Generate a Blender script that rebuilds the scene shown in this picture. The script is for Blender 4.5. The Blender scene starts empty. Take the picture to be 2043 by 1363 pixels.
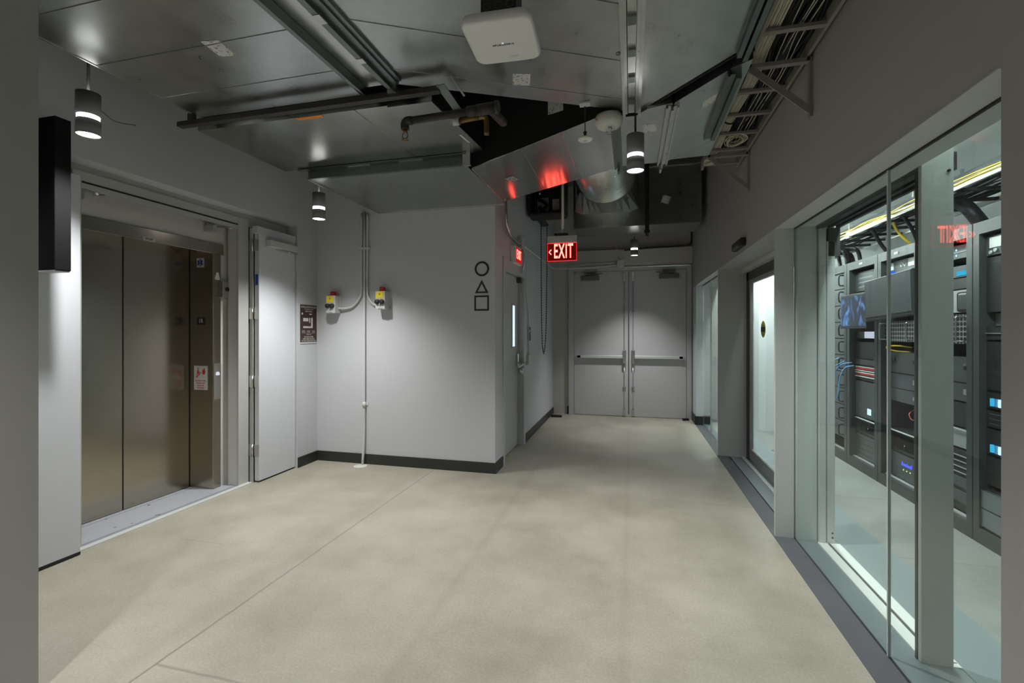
import bpy, bmesh, math, random
from mathutils import Vector, Matrix
random.seed(7)
SC=bpy.context.scene; COL=SC.collection; PI=math.pi
V=Vector
# ------------------------------------------------------------------ materials
def mat(name, col, rough=.5, metal=0, spec=.5, emit=None, es=0, noise=None, bump=None, coat=0):
    m=bpy.data.materials.new(name); m.use_nodes=True; n=m.node_tree.nodes; l=m.node_tree.links
    b=n['Principled BSDF']; b.inputs['Base Color'].default_value=(*col,1); b.inputs['Roughness'].default_value=rough
    b.inputs['Metallic'].default_value=metal; b.inputs['Specular IOR Level'].default_value=spec
    if coat: b.inputs['Coat Weight'].default_value=coat
    if emit: b.inputs['Emission Color'].default_value=(*emit,1); b.inputs['Emission Strength'].default_value=es
    tc=n.new('ShaderNodeTexCoord')
    if noise:   # (scale, amount)
        t=n.new('ShaderNodeTexNoise'); t.inputs['Scale'].default_value=noise[0]; t.inputs['Detail'].default_value=5
        l.new(tc.outputs['Object'],t.inputs['Vector'])
        mx=n.new('ShaderNodeMix'); mx.data_type='RGBA'; mx.blend_type='MULTIPLY'; mx.inputs[0].default_value=1
        r=n.new('ShaderNodeMapRange'); r.inputs['From Min'].default_value=.3; r.inputs['From Max'].default_value=.7
        r.inputs['To Min'].default_value=1-noise[1]; r.inputs['To Max'].default_value=1
        l.new(t.outputs['Fac'],r.inputs['Value']); mx.inputs[6].default_value=(*col,1)
        l.new(r.outputs['Result'],mx.inputs[7]); l.new(mx.outputs[2],b.inputs['Base Color'])
        if metal:
            r2=n.new('ShaderNodeMapRange'); r2.inputs['To Min'].default_value=rough*.75; r2.inputs['To Max'].default_value=rough*1.25
            l.new(t.outputs['Fac'],r2.inputs['Value']); l.new(r2.outputs['Result'],b.inputs['Roughness'])
    if bump:    # (scale vector, strength)
        mp=n.new('ShaderNodeMapping'); mp.inputs['Scale'].default_value=bump[0]; l.new(tc.outputs['Object'],mp.inputs['Vector'])
        t=n.new('ShaderNodeTexNoise'); t.inputs['Scale'].default_value=1; t.inputs['Detail'].default_value=3; l.new(mp.outputs['Vector'],t.inputs['Vector'])
        bp=n.new('ShaderNodeBump'); bp.inputs['Strength'].default_value=bump[1]; bp.inputs['Distance'].default_value=bump[2] if len(bump)>2 else .002
        l.new(t.outputs['Fac'],bp.inputs['Height']); l.new(bp.outputs['Normal'],b.inputs['Normal'])
    return m
def emis(name,col,s):
    m=bpy.data.materials.new(name); m.use_nodes=True; n=m.node_tree.nodes; n.remove(n['Principled BSDF'])
    e=n.new('ShaderNodeEmission'); e.inputs[0].default_value=(*col,1); e.inputs[1].default_value=s
    m.node_tree.links.new(e.outputs[0],n['Material Output'].inputs[0]); return m
def glassmat(name,tint=(.90,.96,.93),refl=1.0,rough=0.0):
    m=bpy.data.materials.new(name); m.use_nodes=True; n=m.node_tree.nodes; l=m.node_tree.links; n.remove(n['Principled BSDF'])
    t=n.new('ShaderNodeBsdfTransparent'); t.inputs[0].default_value=(*tint,1)
    g=n.new('ShaderNodeBsdfGlossy'); g.inputs['Roughness'].default_value=rough
    f=n.new('ShaderNodeLayerWeight'); f.inputs[0].default_value=.5
    p5=n.new('ShaderNodeMath'); p5.operation='POWER'; p5.inputs[1].default_value=5; l.new(f.outputs['Facing'],p5.inputs[0])
    mu=n.new('ShaderNodeMath'); mu.operation='MULTIPLY_ADD'; mu.inputs[1].default_value=.9*refl; mu.inputs[2].default_value=.035*refl; l.new(p5.outputs[0],mu.inputs[0])
    x=n.new('ShaderNodeMixShader'); l.new(mu.outputs[0],x.inputs[0]); l.new(t.outputs[0],x.inputs[1]); l.new(g.outputs[0],x.inputs[2])
    l.new(x.outputs[0],n['Material Output'].inputs[0]); return m
def concrete(name,c1,c2,lines_x,lines_y,segs=(),rough=.42):
    """mottled slab with saw-cut joints at given object coordinates"""
    m=bpy.data.materials.new(name); m.use_nodes=True; n=m.node_tree.nodes; l=m.node_tree.links; b=n['Principled BSDF']
    tc=n.new('ShaderNodeNewGeometry'); sep=n.new('ShaderNodeSeparateXYZ'); l.new(tc.outputs['Position'],sep.inputs[0])
    t=n.new('ShaderNodeTexNoise'); t.inputs['Scale'].default_value=1.1; t.inputs['Detail'].default_value=9; t.inputs['Roughness'].default_value=.62
    l.new(tc.outputs['Position'],t.inputs['Vector'])
    r=n.new('ShaderNodeValToRGB'); e=r.color_ramp.elements; e[0].position=.35; e[1].position=.66; e[0].color=(*c1,1); e[1].color=(*c2,1)
    l.new(t.outputs['Fac'],r.inputs[0])
    f=n.new('ShaderNodeTexNoise'); f.inputs['Scale'].default_value=95; f.inputs['Detail'].default_value=4; l.new(tc.outputs['Position'],f.inputs['Vector'])
    fr=n.new('ShaderNodeMapRange'); fr.inputs['From Min'].default_value=.3; fr.inputs['From Max'].default_value=.7; fr.inputs['To Min'].default_value=.86; fr.inputs['To Max'].default_value=1.06
    l.new(f.outputs['Fac'],fr.inputs['Value'])
    mx=n.new('ShaderNodeMix'); mx.data_type='RGBA'; mx.blend_type='MULTIPLY'; mx.inputs[0].default_value=1
    l.new(r.outputs[0],mx.inputs[6]); l.new(fr.outputs[0],mx.inputs[7]); cur=mx.outputs[2]
    wob=n.new('ShaderNodeTexNoise'); wob.inputs['Scale'].default_value=9; l.new(tc.outputs['Position'],wob.inputs['Vector'])
    hsum=None
    def mth(op,a,bv=None):
        q=n.new('ShaderNodeMath'); q.operation=op
        for i,x in enumerate((a,bv)):
            if x is None: continue
            if isinstance(x,(int,float)): q.inputs[i].default_value=x
            else: l.new(x,q.inputs[i])
        return q.outputs[0]
    for ax,c,w,dk,lo,hi in [(0,*q) for q in lines_x]+[(1,*q) for q in lines_y]:
        p=sep.outputs[ax]; o=sep.outputs[1-ax]
        d=mth('ABSOLUTE',mth('SUBTRACT',mth('ADD',p,mth('MULTIPLY',mth('SUBTRACT',wob.outputs['Fac'],.5),.012)),c))
        k=n.new('ShaderNodeMapRange'); k.inputs['From Min'].default_value=0; k.inputs['From Max'].default_value=w
        k.inputs['To Min'].default_value=1; k.inputs['To Max'].default_value=0; l.new(d,k.inputs['Value'])
        k2=mth('MULTIPLY',mth('MULTIPLY',k.outputs[0],mth('GREATER_THAN',o,lo)),mth('LESS_THAN',o,hi))
        k3=mth('MULTIPLY',k2,dk)
        m2=n.new('ShaderNodeMix'); m2.data_type='RGBA'; l.new(k3,m2.inputs[0]); l.new(cur,m2.inputs[6]); m2.inputs[7].default_value=(.16,.14,.11,1); cur=m2.outputs[2]
    l.new(cur,b.inputs['Base Color'])
    rr=n.new('ShaderNodeMapRange'); rr.inputs['To Min'].default_value=rough-.1; rr.inputs['To Max'].default_value=rough+.12; l.new(t.outputs['Fac'],rr.inputs['Value']); l.new(rr.outputs[0],b.inputs['Roughness'])
    bp=n.new('ShaderNodeBump'); bp.inputs['Strength'].default_value=.12; bp.inputs['Distance'].default_value=.002; l.new(f.outputs['Fac'],bp.inputs['Height']); l.new(bp.outputs[0],b.inputs['Normal'])
    return m
def marks(name,base,dark,scale,thr):
    m=mat(name,base,.45); n=m.node_tree.nodes; l=m.node_tree.links; b=n['Principled BSDF']; tc=n.new('ShaderNodeTexCoord')
    t=n.new('ShaderNodeTexNoise'); t.inputs['Scale'].default_value=scale; t.inputs['Detail'].default_value=4; l.new(tc.outputs['Object'],t.inputs['Vector'])
    r=n.new('ShaderNodeValToRGB'); e=r.color_ramp.elements; e[0].position=thr-.02; e[1].position=thr; e[0].color=(*base,1); e[1].color=(*dark,1)
    l.new(t.outputs['Fac'],r.inputs[0]); l.new(r.outputs[0],b.inputs['Base Color']); return m
def holes(name,base,scale,metal=1,rough=.35,thr=.42):
    m=mat(name,base,rough,metal); n=m.node_tree.nodes; l=m.node_tree.links; b=n['Principled BSDF']; tc=n.new('ShaderNodeTexCoord')
    mp=n.new('ShaderNodeMapping'); mp.inputs['Scale'].default_value=(0,scale,scale); l.new(tc.outputs['Object'],mp.inputs[0])
    t=n.new('ShaderNodeTexVoronoi'); t.inputs['Scale'].default_value=1; t.inputs['Randomness'].default_value=0; l.new(mp.outputs[0],t.inputs['Vector'])
    r=n.new('ShaderNodeMath'); r.operation='LESS_THAN'; r.inputs[1].default_value=thr; l.new(t.outputs['Distance'],r.inputs[0])
    x=n.new('ShaderNodeMix'); x.data_type='RGBA'; l.new(r.outputs[0],x.inputs[0]); x.inputs[6].default_value=(*base,1); x.inputs[7].default_value=(.01,.01,.01,1); l.new(x.outputs[2],b.inputs['Base Color'])
    q=n.new('ShaderNodeMath'); q.operation='SUBTRACT'; q.inputs[0].default_value=1; l.new(r.outputs[0],q.inputs[1]); l.new(q.outputs[0],b.inputs['Metallic']); return m
def nebula():
    m=bpy.data.materials.new('screen_nebula'); m.use_nodes=True; n=m.node_tree.nodes; l=m.node_tree.links; b=n['Principled BSDF']
    b.inputs['Base Color'].default_value=(.01,.01,.015,1); b.inputs['Roughness'].default_value=.25
    tc=n.new('ShaderNodeTexCoord'); mp=n.new('ShaderNodeMapping'); mp.inputs['Scale'].default_value=(1,9,6); l.new(tc.outputs['Object'],mp.inputs[0])
    t=n.new('ShaderNodeTexNoise'); t.inputs['Scale'].default_value=1; t.inputs['Detail'].default_value=8; t.inputs['Distortion'].default_value=1.2; l.new(mp.outputs[0],t.inputs['Vector'])
    r=n.new('ShaderNodeValToRGB'); e=r.color_ramp.elements; e[0].position=.50; e[0].color=(.012,.016,.03,1); e[1].position=.75; e[1].color=(.12,.35,.85,1)
    l.new(t.outputs['Fac'],r.inputs[0]); l.new(r.outputs[0],b.inputs['Emission Color']); b.inputs['Emission Strength'].default_value=1.0; return m
M={}
def D(k,*a,**kw): M[k]=mat(k,*a,**kw)
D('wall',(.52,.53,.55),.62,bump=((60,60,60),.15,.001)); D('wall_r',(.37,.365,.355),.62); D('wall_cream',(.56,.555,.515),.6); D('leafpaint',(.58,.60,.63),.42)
D('block',(.52,.50,.47),.7,bump=((9,9,9),.2,.003)); D('ceil',(.16,.16,.155),.9); D('frame',(.44,.44,.43),.42); D('doorgrey',(.50,.50,.51),.45)
D('base',(.022,.026,.022),.45); D('strip',(.10,.105,.115),.5,noise=(6,.15)); D('strip_b',(.19,.225,.235),.4); D('strip_c',(.21,.25,.26),.35); D('closer',(.16,.155,.15),.5,.2); D('rail_w',(.78,.80,.78),.35)
D('steel',(.40,.365,.30),.22,1); D('steel_l',(.62,.61,.58),.3,1)
M['sill']=marks('sill',(.33,.35,.38),(.08,.08,.08),14,.69)
D('galv',(.50,.53,.52),.30,1,noise=(7,.16)); D('galv_m',(.48,.49,.46),.24,1,noise=(3,.18)); D('galv_e',(.46,.47,.45),.15,1,noise=(3,.12)); D('galv_d',(.22,.25,.24),.36,1,noise=(8,.2)); D('galv_s',(.62,.63,.61),.3,1,noise=(14,.15))
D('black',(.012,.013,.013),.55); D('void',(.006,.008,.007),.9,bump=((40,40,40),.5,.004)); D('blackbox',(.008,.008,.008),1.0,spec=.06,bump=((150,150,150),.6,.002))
D('pend',(.19,.195,.195),.5); D('white',(.74,.74,.72),.4); D('offw',(.60,.60,.55),.5); D('plast',(.55,.55,.54),.45); D('conduit',(.58,.58,.57),.4); D('chrome',(.62,.62,.62),.22,1)
D('pipe_d',(.045,.04,.036),.5,.3); D('brass',(.22,.13,.05),.4,.8); D('red',(.45,.01,.03),.35); D('yellow',(.85,.68,.02),.5); D('orange',(.78,.27,.02),.6)
D('brown',(.045,.022,.018),.5); D('paper',(.55,.55,.52),.7); M['label']=marks('label',(.62,.62,.60),(.2,.2,.2),70,.60)
D('ink',(.02,.02,.02),.6); D('blue',(.02,.07,.35),.5); D('redink',(.60,.03,.02),.5); D('rack',(.042,.048,.048),.42); D('rack_d',(.025,.027,.027),.5); D('rackunit',(.10,.11,.115),.4,.3)
D('rack_in',(.012,.013,.012),.7); D('silver',(.6,.62,.62),.35,.7); D('traymetal',(.27,.26,.23),.5); D('cablew',(.62,.60,.48),.55); D('cableb',(.012,.012,.018),.5); D('cabley',(.75,.52,.03),.5); D('cablebl',(.15,.38,.75),.5)
D('alum',(.62,.65,.64),.38,.25); D('colgreen',(.47,.51,.48),.5); D('reveal',(.50,.54,.52),.5); D('soff',(.52,.54,.52),.5); D('darkframe',(.05,.052,.05),.4); D('rubber',(.015,.015,.015),.8)
D('srvwall',(.78,.80,.80),.6); D('srvduct',(.6,.62,.62),.25,1); D('green',(.40,.45,.03),.5); D('greyp',(.30,.31,.31),.5)
M['perf']=holes('perf',(.70,.72,.72),28); M['perf2']=holes('perf2',(.42,.46,.48),140,.3,.5,.3)
M['glass']=glassmat('glass',(.955,.985,.972)); M['glass2']=glassmat('glass2',(.96,.985,.98)); M['lens']=glassmat('lens',(.9,.92,.92),1.5,.1)
M['g_edge']=mat('g_edge',(.60,.66,.63),.15)
M['lampdisc']=emis('lampdisc',(1,.98,.95),9); M['lampring']=emis('lampring',(1,.98,.95),7); M['lamptop']=emis('lamptop',(1,.98,.95),9)
M['tube']=emis('tube',(.86,1,.97),24); M['exitred']=emis('exitred',(1,.085,.06),8); M['exitglow']=emis('exitglow',(1,.02,.025),1.1); M['exitbody']=mat('exitbody',(.05,.004,.004),.12,emit=(1,.02,.02),es=.05)
M['exitdim']=emis('exitdim',(1,.02,.025),.35); M['ledb']=emis('ledb',(.35,.6,1),2.2); M['lcd']=emis('lcd',(.03,.35,.6),1.2); M['lcdb']=emis('lcdb',(.04,.13,.75),1.1); M['litglass']=emis('litglass',(.55,.8,1),1.2); M['ledg']=emis('ledg',(.5,.8,.1),2); M['ledw']=emis('ledw',(.8,.85,1),.7); M['neon']=emis('neon',(.05,.08,1),2.2)
M['nebula']=nebula()
M['floor']=concrete('concrete_floor',(.275,.262,.205),(.415,.395,.33),
    [(-1.94,.009,.85,-5,9),(-2.04,.11,.16,-5,9),(-.95,.05,.16,-5,5.2),(-.03,.04,.14,-5,7)],[(4.08,.010,.3,-.95,.95),(1.535,.010,.6,-1.94,-1.2),(2.51,.008,.35,-2.96,-2.6)])
M['floor2']=concrete('server_floor',(.20,.205,.19),(.31,.315,.295),[],[(3.4,.012,.7,1.6,4),(4.55,.012,.7,1.6,4),(2.3,.012,.7,1.6,4),(5.7,.012,.7,1.6,4)])
# ------------------------------------------------------------------ mesh builder
class MB:
    def __init__(s): s.bm=bmesh.new(); s.m=Matrix.Identity(4)
    def _v(s,p): return s.bm.verts.new(s.m@V(p))
    def box(s,x0,x1,y0,y1,z0,z1,b=0,seg=2,R=None):
        bm=bmesh.new(); vs=[bm.verts.new((x,y,z)) for x in (x0,x1) for y in (y0,y1) for z in (z0,z1)]
        for f in ((0,1,3,2),(4,6,7,5),(0,4,5,1),(2,3,7,6),(0,2,6,4),(1,5,7,3)): bm.faces.new([vs[i] for i in f])
        if b: bmesh.ops.bevel(bm,geom=bm.edges[:],offset=b,segments=seg,affect='EDGES',profile=.5)
        s._merge(bm,R); return s
    def _merge(s,bm,R=None):
        T=s.m@R if R else s.m; mp={}
        for v in bm.verts: mp[v]=s.bm.verts.new(T@v.co)
        for f in bm.faces:
            try: s.bm.faces.new([mp[v] for v in f.verts]).smooth=f.smooth
            except ValueError: pass
        bm.free()
    def prism(s,poly,z0,z1,R=None):
        bm=bmesh.new(); a=[bm.verts.new((x,y,z0)) for x,y in poly]; b=[bm.verts.new((x,y,z1)) for x,y in poly]; k=len(poly)
        bm.faces.new(a[::-1]); bm.faces.new(b)
        for i in range(k): bm.faces.new((a[i],a[(i+1)%k],b[(i+1)%k],b[i]))
        s._merge(bm,R); return s
    def lathe(s,c,prof,axis='Z',n=28,smooth=True):
        """prof: list of (r,h) along axis from c"""
        bm=bmesh.new(); rings=[]
        for r,h in prof:
            if r<1e-6: rings.append([bm.verts.new((0,0,h))])
            else: rings.append([bm.verts.new((r*math.cos(2*PI*i/n),r*math.sin(2*PI*i/n),h)) for i in range(n)])
        for a,b in zip(rings,rings[1:]):
            for i in range(n):
                if len(a)==1 and len(b)==1: break
                if len(a)==1: f=bm.faces.new((a[0],b[i],b[(i+1)%n]))
                elif len(b)==1: f=bm.faces.new((a[i],b[0],a[(i+1)%n]))
                else: f=bm.faces.new((a[i],b[i],b[(i+1)%n],a[(i+1)%n]))
                f.smooth=smooth
        if axis=='Z': R=Matrix.Translation(c)
        else:
            d=V({'X':(1,0,0),'-X':(-1,0,0),'Y':(0,1,0),'-Y':(0,-1,0),'-Z':(0,0,-1)}[axis]) if isinstance(axis,str) else V(axis).normalized()
            R=Matrix.Translation(c)@d.to_track_quat('Z','Y').to_matrix().to_4x4()
        bmesh.ops.recalc_face_normals(bm,faces=bm.faces[:]); s._merge(bm,R); return s
    def cyl(s,p0,p1,r,n=20,r2=None):
        p0,p1=V(p0),V(p1); L=(p1-p0).length; r2=r if r2 is None else r2
        bm=bmesh.new(); bmesh.ops.create_cone(bm,cap_ends=True,segments=n,radius1=r,radius2=r2,depth=L)
        for f in bm.faces: f.smooth=len(f.verts)==4
        R=Matrix.Translation((p0+p1)/2)@(p1-p0).to_track_quat('Z','Y').to_matrix().to_4x4(); s._merge(bm,R); return s
    def tube(s,pts,r,n=10,k=6):
        """smooth tube through pts (catmull-rom when k>1)"""
        P=[V(p) for p in pts]
        if k>1 and len(P)>2:
            Q=[P[0]*2-P[1]]+P+[P[-1]*2-P[-2]]; out=[]
            for i in range(1,len(Q)-2):
                a,b,c,d=Q[i-1:i+3]
                for j in range(k):
                    t=j/k; out.append(.5*((2*b)+(c-a)*t+(2*a-5*b+4*c-d)*t*t+(3*b-a-3*c+d)*t**3))
            out.append(P[-1]); P=out
        bm=bmesh.new(); rings=[]; up=None
        for i,p in enumerate(P):
            d=(P[min(i+1,len(P)-1)]-P[max(i-1,0)]).normalized()
            if up is None: up=d.orthogonal().normalized()
            up=(up-d*up.dot(d)).normalized(); w=d.cross(up)
            rings.append([bm.verts.new(p+(up*math.cos(2*PI*j/n)+w*math.sin(2*PI*j/n))*r) for j in range(n)])
        for a,b in zip(rings,rings[1:]):
            for j in range(n): bm.faces.new((a[j],b[j],b[(j+1)%n],a[(j+1)%n])).smooth=True
        bm.faces.new(rings[0][::-1]); bm.faces.new(rings[-1]); s._merge(bm); return s
    def bar(s,p0,p1,w,h,up=(0,0,1)):
        """rectangular bar from p0 to p1"""
        p0,p1=V(p0),V(p1); d=(p1-p0).normalized(); u=V(up); x=d.cross(u).normalized(); u=x.cross(d)
        R=Matrix((( x.x,u.x,d.x,p0.x),(x.y,u.y,d.y,p0.y),(x.z,u.z,d.z,p0.z),(0,0,0,1)))
        return s.box(-w/2,w/2,-h/2,h/2,0,(p1-p0).length,R=R)
    def text(s,txt,size,o,xa,ya,ext=.0008,sx=1,align='CENTER',bold=0,sp=1):
        """lettering: origin o, reading direction xa, up direction ya"""
        c=bpy.data.curves.new('t','FONT'); c.body=txt; c.size=size; c.extrude=ext; c.align_x=align; c.align_y='CENTER'; c.offset=bold; c.resolution_u=3; c.space_character=sp
        ob=bpy.data.objects.new('t',c); COL.objects.link(ob); dg=bpy.context.evaluated_depsgraph_get(); dg.update()
        me=bpy.data.meshes.new_from_object(ob.evaluated_get(dg)); bm=bmesh.new(); bm.from_mesh(me)
        bpy.data.objects.remove(ob); bpy.data.curves.remove(c); bpy.data.meshes.remove(me)
        x,y=V(xa).normalized(),V(ya).normalized(); z=x.cross(y)
        R=Matrix(((x.x*sx,y.x,z.x,o[0]),(x.y*sx,y.y,z.y,o[1]),(x.z*sx,y.z,z.z,o[2]),(0,0,0,1))); s._merge(bm,R); return s
def box(*a,**k): return MB().box(*a,**k)
def origin(p):
    o=V((0,0,0))
    while p is not None: o=o+p.location; p=p.parent
    return o
def obj(name,mb,m,parent=None,label=None,loc=None):
    bm=mb.bm; bmesh.ops.recalc_face_normals(bm,faces=bm.faces[:])
    o0=origin(parent)
    if parent is None:
        xs=[v.co for v in bm.verts]; o0=V(((min(v.x for v in xs)+max(v.x for v in xs))/2,(min(v.y for v in xs)+max(v.y for v in xs))/2,min(v.z for v in xs)))
    for v in bm.verts: v.co-=o0
    me=bpy.data.meshes.new(name); bm.to_mesh(me); bm.free()
    for q in (m if isinstance(m,(list,tuple)) else [m]): me.materials.append(M[q])
    o=bpy.data.objects.new(name,me); COL.objects.link(o)
    if parent is not None: o.parent=parent
    else: o.location=o0
    if label: o['label']=label
    return o
def tag(o,label,cat,group=None,kind=None):
    if label: o['label']=label
    if cat: o['category']=cat
    if group: o['group']=group
    if kind: o['kind']=kind
    return o
def thing(name,label,cat,loc,group=None):
    o=bpy.data.objects.new(name,None); COL.objects.link(o); o.location=loc; o.empty_display_size=.05
    return tag(o,label,cat,group)
def struct(name,mb,m,label,cat='room surface'):
    o=obj(name,mb,m); o['kind']='structure'; o['label']=label; o['category']=cat; return o
def sthing(name,label,loc,cat):
    o=thing(name,label,cat,loc); o['kind']='structure'; return o
def dup(root,loc,label=None,group=None,rotz=None):
    r=root.copy(); COL.objects.link(r); r.location=loc
    if rotz is not None: r.rotation_euler=(0,0,rotz)
    if label: r['label']=label
    if group: r['group']=group
    for ch in list(root.children):
        c=ch.copy(); COL.objects.link(c); c.parent=r
        for g in ch.children: d=g.copy(); COL.objects.link(d); d.parent=c
    return r
# ================================================================== SETTING
struct('floor',box(-4.3,.95,-3,8.2,-.1,0),'floor','polished beige concrete floor with faint saw cut joints','floor')
struct('floor',box(1.33,4.0,-3,9.8,-.1,0),'floor2','grey concrete floor under the black equipment racks','floor')
struct('trim_1',box(.95,1.074,-3,8.2,-.1,.002),'strip','dark grey floor strip between beige concrete and glass wall','floor strip')
struct('trim_2',box(1.086,1.33,-3,8.2,-.1,.002),'strip_b','pale blue grey floor band behind the glass line','floor strip')
struct('trim_3',box(1.074,1.086,-3,8.2,-.1,-.004),'rubber','black glazing slot in the floor under the glass','floor slot')
struct('trim_4',box(1.335,1.61,-3,9.8,0,.003),'strip_c','wide pale blue grey floor band beside the rack room concrete','floor strip')
struct('ceiling',box(-4.3,1.2,-3,8.3,3.9,4.0),'ceil','dark ceiling high above the ducts','ceiling')
struct('ceiling',box(1.2,4.0,-3,9.8,3.0,3.1),'srvwall','white ceiling of the rack room','ceiling')
# left wall with its recessed door pocket
struct('wall_left',box(-4.3,-3.33,4.115,4.43,0,3.9),'wall','pale grey wall strip with the evacuation plan','wall')
struct('wall_left',box(-4.3,-3.33,1.3,4.115,2.492,3.9),'wall','grey wall above the elevator doorway','wall')
w=MB(); w.box(-4.3,-3.47,3.60,4.115,0,2.492); w.box(-4.3,-3.47,1.3,2.22,0,2.492); w.box(-4.3,-3.47,2.22,3.60,2.445,2.492)
struct('wall_left',w,'frame','recessed pocket wall behind the open door leaves','wall')
w=MB(); w.box(-4.3,-3.60,3.44,3.52,0,2.445); w.box(-3.95,-3.60,2.22,3.44,2.195,2.445)
w.prism([(-4.3,3.52),(-3.60,3.52),(-3.56,3.487),(-3.47,3.487),(-3.47,3.60),(-4.3,3.60)],0,2.445)
struct('wall_left',w,'wall_cream','off white wall round the steel elevator entrance','wall')
struct('wall_left',box(-4.3,-3.95,1.3,3.45,0,2.445),'void','dark elevator shaft behind the landing doors','wall')
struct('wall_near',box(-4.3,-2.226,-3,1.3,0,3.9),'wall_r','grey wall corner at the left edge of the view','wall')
struct('wall_back',box(-2.226,.96,-3.1,-3.0,0,3.9),'wall','grey wall behind the camera','wall')
# wall block with the three symbols, and recess for the side door
w=MB(); w.box(-4.3,-1.30,4.43,4.72,0,3.9); w.box(-4.3,-1.40,4.72,5.72,0,3.9); w.box(-1.40,-1.30,4.72,5.72,2.19,3.9); w.box(-4.3,-1.30,5.72,8.2,0,3.9)
struct('wall_middle',w,'wall','light grey wall block with three black symbols','wall')
# far wall
w=MB(); w.box(-1.30,-1.02,8.0,8.2,0,2.5); w.box(.95,1.2,8.0,8.2,0,2.5); w.box(-1.3,1.2,8.0,8.2,2.5,3.9)
struct('wall_far',w,'block','painted block wall around the far double doors','wall')
struct('wall_far',box(-1.30,.955,7.86,8.0,2.51,2.76),'block','painted concrete beam over the far double doors','beam')
w=MB()
for z in (1.95,2.2,1.7): w.box(-1.295,-1.03,7.996,8.0,z,z+.005)
struct('trim_5',w,'frame','mortar joints in the block beside the far door','mortar joint')
# right wall: header and solid parts
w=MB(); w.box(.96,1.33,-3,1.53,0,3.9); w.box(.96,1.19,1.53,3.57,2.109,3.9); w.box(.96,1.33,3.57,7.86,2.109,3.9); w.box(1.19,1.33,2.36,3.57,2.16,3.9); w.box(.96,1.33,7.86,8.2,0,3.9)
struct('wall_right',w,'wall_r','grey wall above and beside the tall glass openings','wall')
struct('wall_right',box(.955,1.19,1.53,3.53,2.105,2.109),'soff','pale green grey soffit over the nearest glass opening','soffit')
struct('trim_6',box(1.073,1.087,1.53,3.53,2.099,2.105),'rubber','black glazing slot in the soffit','glazing slot')
# reveals between the openings
struct('wall_right',box(.962,1.075,3.54,3.57,.002,2.109),'reveal','narrow green grey reveal panel left of the steel jamb','reveal')
struct('wall_right',box(1.085,1.20,3.50,3.57,.002,2.109),'reveal','second green grey reveal panel beside the aluminium jamb','reveal')
struct('wall_right',box(.962,1.255,5.69,5.72,.002,2.109),'frame','grey reveal panel beyond the sliding door','reveal')
struct('wall_right',box(.962,1.06,7.52,7.86,.002,2.109),'leafpaint','pale reveal at the end of the farthest opening','reveal')
# rack room shell
struct('wall_server_right',box(3.9,4.0,-3,9.8,0,3.0),'srvwall','white side wall behind the racks','wall')
struct('wall_server_far',box(1.2,4.0,9.7,9.8,0,3.0),'srvwall','white end wall of the rack room','wall')
struct('wall_server_near',box(1.33,4.0,-.3,-.2,0,3.0),'srvwall','white near wall of the rack room','wall')
w=MB(); w.prism([(1.86,7.3),(1.78,7.34),(1.74,7.42),(1.74,9.6),(3.88,9.6),(3.88,7.3)],.0,3.0)
struct('wall_partition',w,'srvwall','white rounded partition seen through the sliding door','wall')
# baseboards
b=MB(); b.box(-3.33,-3.318,4.118,4.43,0,.105); struct('baseboard_left',b,'base','black rubber baseboard beside the open door leaf','baseboard')
b=MB(); b.box(-3.33,-1.288,4.418,4.43,0,.105); b.box(-1.30,-1.288,4.43,4.71,0,.105); struct('baseboard_middle',b,'base','black rubber baseboard under the symbols','baseboard')
b=MB(); b.box(-1.30,-1.288,5.73,8.0,0,.105); struct('baseboard_corridor',b,'base','black rubber baseboard along the corridor wall','baseboard')
b=MB(); b.box(-1.055,-1.02,7.985,8.0,0,.13); struct('baseboard_far',b,'base','short black baseboard piece beside the far door frame','baseboard')
b=MB(); b.box(.955,1.06,7.505,7.52,0,.13); b.box(.945,.96,7.52,7.95,0,.13); b.box(1.06,1.2,7.6,7.615,0,.13); struct('baseboard_right',b,'base','black baseboard around the far end of the glass wall','baseboard')
# ------------------------------------------------------------------ windows
W=sthing('window_1','frameless glass wall of two tall panes before the racks',(1.08,2.5,0),'window')
for y0,y1 in ((1.53,2.346),(2.354,3.54)):
    g=obj('glass_pane',box(1.075,1.085,y0,y1,.0,2.105),'glass',W)
obj('glass_joint',box(1.074,1.086,2.346,2.354,.0,2.105),'g_edge',W,'grey silicone joint')
W=sthing('window_2','aluminium framed glazing line behind the glass wall',(1.26,2.5,0),'window')
obj('head_track',MB().box(1.192,1.33,2.36,3.5,2.10,2.16).box(1.195,1.23,2.36,3.5,2.085,2.10).box(1.262,1.275,2.36,3.5,2.085,2.10).box(1.31,1.33,2.36,3.5,2.085,2.10),'darkframe',W)
obj('sill_track',MB().box(1.20,1.255,2.36,3.49,.002,.012).box(1.272,1.33,2.36,3.49,.002,.012),'rail_w',W,'white floor track')
obj('sill_groove',box(1.255,1.272,2.36,3.49,.002,.006),'black',W)
obj('jamb',box(1.205,1.248,3.48,3.56,.002,2.105,b=.004),'alum',W)
j=obj('jamb',MB().box(1.252,1.30,3.485,3.56,.002,2.0,b=.003),'alum',W)
obj('screw',MB().cyl((1.285,3.487,1.95),(1.285,3.482,1.95),.006).cyl((1.285,3.487,1.91),(1.285,3.482,1.91),.006).cyl((1.285,3.487,.08),(1.285,3.482,.08),.006).cyl((1.285,3.487,.05),(1.285,3.482,.05),.006),'black',j)
obj('lock_head',box(1.262,1.33,3.485,3.56,1.90,2.085),'darkframe',W)
W=sthing('window_3','farthest glass opening with a pale lit room behind',(1.06,6.6,0),'window')
obj('glass_pane',box(1.055,1.065,5.73,7.55,.002,2.105),'glass',W)
obj('head_slot',box(1.05,1.07,5.73,7.55,2.1,2.109),'black',W)
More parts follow.
